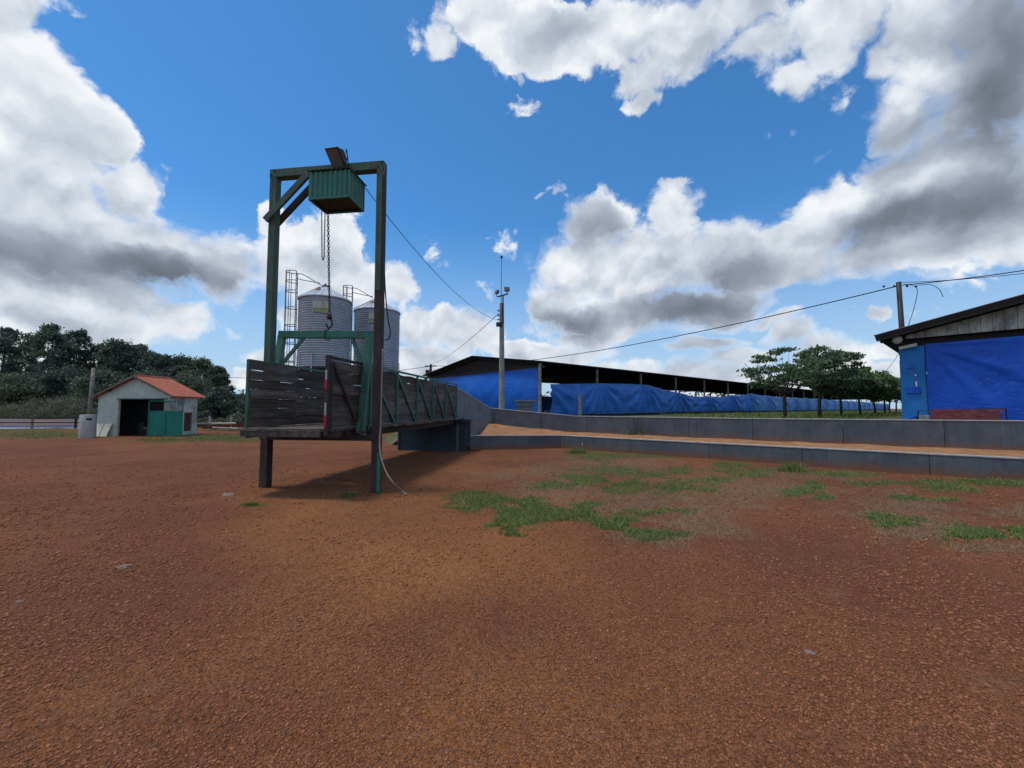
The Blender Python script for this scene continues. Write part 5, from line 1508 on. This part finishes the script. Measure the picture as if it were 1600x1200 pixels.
for z in (.62, .95): MB().bar((-27.0, 28.85, z), (-59, 28.85, z), .05, .07, (0, 1, 0)).build('rail', M['dark_steel'], pf)
# pole gate right of shed, white posts, brick rubble
wf = thing('rail_barrier', 'pale horizontal pole barrier just right of the shed', 'barrier', (-18.6, 26.5, 0))
MB().tube([(-20.5, 26.3, .62), (-17.4, 26.3, .66)], .06, 8).build('rail', M['white_dirty'], wf); MB().tube([(-19.2, 26.8, .36), (-17.2, 26.8, .30)], .05, 8).build('rail', M['white_dirty'], wf)
for px, tp, lb in ((328, 650, 'left of two thin white posts in the field right of the shed'), (361.5, 651, 'right of two thin white posts in the field, nearer the ramp')):
    q = atY(px, tp, 31); tag(MB().tube([(q.x, 31, 0), (q.x, 31, q.z)], .06, 8).build('field_post', M['white_dirty'], loc=(q.x, 31, 0)), lb, 'post', 'white field posts')
q = atY(350, 665, 30)
mb = MB(); rr = random.Random(8)
for i in range(60): mb.box((q.x - 1.6 + rr.random() * 3.6, 30 + rr.random() * .6, .1 + rr.random() * .35), (.25, .14, .1), Matrix.Rotation(rr.random() * 3, 3, 'Z'))
tag(mb.build('brick_pile', M['brick_red'], loc=(q.x, 30, 0)), 'low reddish brick pile in the field left of the ramp', 'bricks')


# ================================================================== TREES
def leaves(centers, radii, counts, size, droop=0.0, flat=0.0, seed=1, shell=.5):
    r_ = np.random.RandomState(seed)
    Vv = []
    for c, rd, n in zip(centers, radii, counts):
        d = r_.normal(size=(n, 3)); d /= np.linalg.norm(d, axis=1)[:, None]
        rad = r_.rand(n) ** shell * (1 + .22 * r_.normal(size=n).clip(-1, 1.4))
        P_ = np.array(c)[None] + d * rad[:, None] * np.array(rd)[None]
        nn = r_.normal(size=(n, 3)); nn[:, 2] = nn[:, 2] * (1 - flat) + flat * 2.2
        nn /= np.linalg.norm(nn, axis=1)[:, None]
        t = np.cross(nn, r_.normal(size=(n, 3))); t /= np.linalg.norm(t, axis=1)[:, None]
        t[:, 2] -= droop; bt = np.cross(nn, t)
        s_ = size * r_.uniform(.55, 1.35, n)[:, None]
        Vv.append(np.stack([P_ - t * s_, P_ + bt * s_ * .42, P_ + t * s_, P_ - bt * s_ * .42], 1).reshape(-1, 3))
    V = np.concatenate(Vv); n = len(V) // 4
    return V, np.arange(n * 4).reshape(n, 4)


def big_tree(x, y, H, rx, label, seed, mat, trunk_frac=.3, z0=0, nclump=46, nleaf=120, lsize=.34, cr=1.0, name='tree', group='tall dark trees of the wood on the left', trunkmat='bark', cat='tree'):
    r_ = random.Random(seed)
    root = thing(name, label, cat, (x, y, z0), group)
    cs, rs_, ns = [], [], []
    zc0 = z0 + H * trunk_frac
    for i in range(nclump):
        t = (i + r_.random()) / nclump
        z = zc0 + (H * (1 - trunk_frac)) * t * .93
        prof = math.sin(math.pi * min(1, .16 + .80 * t)) ** .75
        a = r_.random() * 6.283; rr_ = rx * prof * math.sqrt(r_.random()) * .95
        s_ = r_.uniform(.55, 1.15) * cr * rx * .30
        cs.append((x + math.cos(a) * rr_, y + math.sin(a) * rr_, z)); rs_.append((s_, s_, s_ * r_.uniform(.55, .85))); ns.append(int(nleaf * r_.uniform(.6, 1.3)))
    V, F = leaves(cs, rs_, ns, lsize, seed=seed)
    np_mesh('crown', V, F, M[mat], parent=root)
    mb = MB(); top = Vector((x + r_.uniform(-.4, .4), y, z0 + H * .82))
    base_ = Vector((x, y, z0 - .1)); tr0 = .022 * H
    mid_ = base_.lerp(top, .5) + Vector((r_.uniform(-.4, .4), 0, 0))
    spn = smooth([base_, mid_, top], 6)
    mb.tube(spn, [tr0 * (1 - .8 * i / (len(spn) - 1)) for i in range(len(spn))], 8)
    for c in r_.sample(cs, min(16, len(cs))):
        c = Vector(c); zb = max(z0 + H * trunk_frac * .7, c.z - (c.xy - base_.xy).length * .8 - .3)
        s0 = base_.lerp(top, min(.95, (zb - z0) / (H * .82)))
        mb.tube(smooth([s0, s0.lerp(c, .5) + UP * -.2, c], 3), [tr0 * .38, tr0 * .3, tr0 * .26, tr0 * .2, tr0 * .16, tr0 * .12, tr0 * .08], 5)
    mb.build('trunk', M[trunkmat], root)
    return root


wood = [  # px centre, px top, half width px, distance, mat, what singles it out
    (8, 508, 42, 66, 'leaf_wood', 'leftmost tall tree of the wood, cut by the left edge of the frame'),
    (52, 520, 28, 72, 'leaf_wood_b', 'slender tree with thin lower branches between the leftmost and the highest tree'),
    (83, 504, 36, 64, 'leaf_wood', 'highest rounded tree of the left wood'),
    (122, 511, 30, 66, 'leaf_wood', 'tall tree with reddish tinged top right of the highest tree'),
    (150, 534, 24, 70, 'leaf_wood_b', 'shorter tree behind the utility pole'),
    (184, 529, 34, 68, 'leaf_wood', 'broad dark tree above the left slope of the shed roof'),
    (214, 535, 32, 70, 'leaf_wood', 'dark tree directly above the shed ridge'),
    (246, 549, 30, 66, 'leaf_wood', 'dark tree above the orange roof slope of the shed'),
    (280, 557, 34, 68, 'leaf_wood', 'dense tree behind the right end of the shed roof'),
    (315, 560, 28, 66, 'leaf_wood_b', 'small domed tree right of the shed roof'),
    (338, 571, 20, 64, 'leaf_wood', 'open crowned tree at the right end of the wood'),
]
for i, (px, py, hw, Yd, mt, lb) in enumerate(wood):
    p = atY(px, py, Yd); H_ = p.z; rx = hw / FPX * Yd * 1.12
    big_tree(p.x, Yd, H_, rx, lb, 100 + i, mt, trunk_frac=.20 if i > 3 else .26, nclump=46 if i < 5 else 64, nleaf=250 if i < 5 else 290, lsize=.215, cr=.95 if i < 5 else 1.15)
under = [(30, 585, 40, 58, 'low dark understorey tree below the leftmost tall trees'), (100, 575, 42, 60, 'dark understorey tree below the highest tree'), (165, 578, 36, 58, 'dark bushy tree between the utility pole and shed roof'),
         (235, 582, 44, 58, 'dark bushy tree behind the shed ridge'), (300, 590, 42, 58, 'dense dark bushy tree behind the right shed eave'), (342, 606, 26, 56, 'rounded dark bush tree at the wood edge right of the shed'),
         (376, 617, 20, 80, 'far low tree just left of the ramp platform'), (402, 612, 22, 85, 'far low tree hidden partly by the ramp platform'), (-60, 560, 60, 60, 'dark tree beyond the left edge of the frame')]
for i, (px, py, hw, Yd, lb) in enumerate(under):
    p = atY(px, py, Yd)
    big_tree(p.x, Yd, p.z, hw / FPX * Yd * 1.15, lb, 200 + i, 'leaf_wood' if i % 2 else 'leaf_wood_b', trunk_frac=.04, nclump=44, nleaf=270, lsize=.20, cr=1.2, group='bushy trees under the left wood')
# far tree belt seen through gaps: one mass
cs = []; rr = random.Random(5)
for i in range(330):
    X_ = -330 + i * 1.6 if i < 122 else -135 + (i - 122) * .98; cs.append((X_, 92 + rr.random() * 8, 1.5 + rr.random() * (3.6 if X_ < -40 else 2.2)))
V, F = leaves(cs, [(2.4, 2, 2.0)] * len(cs), [120] * len(cs), .42, seed=9)
tag(np_mesh('far_woodland', V, F, M['leaf_wood']), 'distant dark woodland belt behind the left field', 'woodland', kind='stuff')

# scrub at the left
scr = [(60, 624, 50, 50, 'grey green scrub bush left of the pole beyond the pond'), (15, 634, 40, 50, 'low pale scrub at the left frame edge beyond the bank'), (105, 620, 46, 50, 'large grey green scrub bush beside the utility pole'), (135, 628, 26, 47, 'small scrub bush directly behind the concrete drum'),
       (375, 648, 22, 34, 'pale green scrub bush just left of the platform'), (350, 655, 20, 33, 'low scrub bush between the two white posts'), (320, 655, 14, 36, 'low scrub bush right of the shed wall')]
for i, (px, py, hw, Yd, lb) in enumerate(scr):
    p = atY(px, py, Yd)
    big_tree(p.x, Yd, max(.7, p.z), hw / FPX * Yd * 1.1, lb, 300 + i, 'leaf_scrub', trunk_frac=.0, nclump=34, nleaf=150, lsize=.10, cr=1.0, name='bush', group='scrub bushes of the left field', cat='bush')


def umbrella_tree(x, y, H, rx, label, seed, mat, z0=1.0, nclump=26, nleaf=75, lsize=.16, group='spreading trees between the barns', flat=.28, low=.5, hw_skew=0.0):
    """multi limbed spreading tree with flattened leaf plates and gaps between them"""
    r_ = random.Random(seed)
    root = thing('tree', label, 'tree', (x, y, z0), group)
    cs, rs_, ns = [], [], []
    mb = MB(); base = Vector((x, y, z0 - .1)); fork = base + UP * (H * .36) + Vector((r_.uniform(-.1, .1), 0, 0))
    tr0 = .021 * H
    mb.tube(smooth([base, base.lerp(fork, .5) + Vector((r_.uniform(-.08, .08), 0, 0)), fork], 4), [tr0 * (1.15 - .03 * i) for i in range(9)], 8)
    nb = 6
    for bi in range(nb):
        a = bi / nb * 6.283 + r_.uniform(-.3, .3); el = r_.uniform(.45, 1.0)
        reach = rx * r_.uniform(.62, .98)
        tip = fork + Vector((math.cos(a) * reach + hw_skew, math.sin(a) * reach, (H * .58) * r_.uniform(low, .95)))
        limb = smooth([fork, fork.lerp(tip, .45) + UP * -.12 * H * r_.uniform(.2, .6), tip], 6)
        mb.tube(limb, [tr0 * .55 * (1 - .75 * i / (len(limb) - 1)) for i in range(len(limb))], 6)
        for k_ in range(nclump // nb + 1):
            t = r_.uniform(.38, 1.0); s0 = limb[int(t * (len(limb) - 1))]
            c = s0 + Vector((r_.gauss(0, .20) * rx, r_.gauss(0, .20) * rx, r_.uniform(.02, .20) * H))
            c.z = min(c.z, z0 + H * (1 - .32 * min(1, ((c.x - x) ** 2 + (c.y - y) ** 2) / (rx * rx))) - .1)
            mb.tube([s0, s0.lerp(c, .6) - UP * .03, c], [tr0 * .16, tr0 * .10, tr0 * .05], 4)
            s_ = r_.uniform(.13, .25) * rx
            for q in range(3):
                cs.append((c.x + r_.gauss(0, .5) * s_, c.y + r_.gauss(0, .5) * s_, c.z + r_.gauss(0, .2) * s_)); rs_.append((s_, s_, s_ * flat)); ns.append(int(nleaf * r_.uniform(.5, 1.1) / 2.2))
    for k_ in range(nclump // 2):
        a = r_.random() * 6.283; q = math.sqrt(r_.random()) * rx * .7; c = Vector((x + hw_skew + math.cos(a) * q, y + math.sin(a) * q, z0 + H * (r_.uniform(.80, .97) - .25 * (q / rx) ** 2)))
        s_ = r_.uniform(.16, .28) * rx; cs.append(tuple(c)); rs_.append((s_, s_, s_ * flat)); ns.append(nleaf)
        mb.tube([fork, fork.lerp(c, .55) - UP * .1, c], [tr0 * .3, tr0 * .15, tr0 * .05], 4)
    V, F = leaves(cs, rs_, ns, lsize, seed=seed, flat=.45, droop=.3)
    np_mesh('crown', V, F, M[mat], parent=root)
    mb.build('trunk', M['bark'], root)
    return root


row = [(1223, 541, 66, 22.0, 'leaf_broad', 'nearest spreading tree between the barns, its thin limbs showing against the sky', .20),
       (1277, 543, 60, 26.7, 'leaf_broad', 'second spreading tree with dense dark crown', .28),
       (1312, 570, 42, 31.2, 'leaf_broad', 'third tree of the row between the barns, darker and lower', .4),
       (1341, 577, 42, 35.3, 'leaf_green', 'fourth tree of the row, first of the greener rounded crowns', .5),
       (1364, 582, 38, 38.9, 'leaf_green', 'fifth tree of the row, green rounded crown', .5),
       (1380, 588, 32, 43.5, 'leaf_green', 'sixth tree of the row beside the blue barn corner', .5),
       (1388, 592, 20, 49.0, 'leaf_green', 'farthest green tree of the row against the blue barn corner', .5),
       (1398, 598, 16, 55.0, 'leaf_green', 'small tree closing the row behind the blue barn corner', .5)]
for i, (px, py, hw, Yd, mt, lb, fl_) in enumerate(row):
    p = atY(px, py + (0, -2, 3, -4, 4, -2, 3, 0)[i], Yd)
    umbrella_tree(p.x, Yd, p.z - 1.0, hw / FPX * Yd * 1.02, lb, 401 + i, mt, nclump=(28, 40, 30, 30, 30, 30, 30, 30)[i], nleaf=(75, 130, 150, 190, 190, 180, 160, 150)[i], lsize=.105 if i < 2 else .13, flat=fl_, low=.30 if i else .52,
                  hw_skew=(.10, .55, .2, 0, 0, 0, 0, 0)[i])
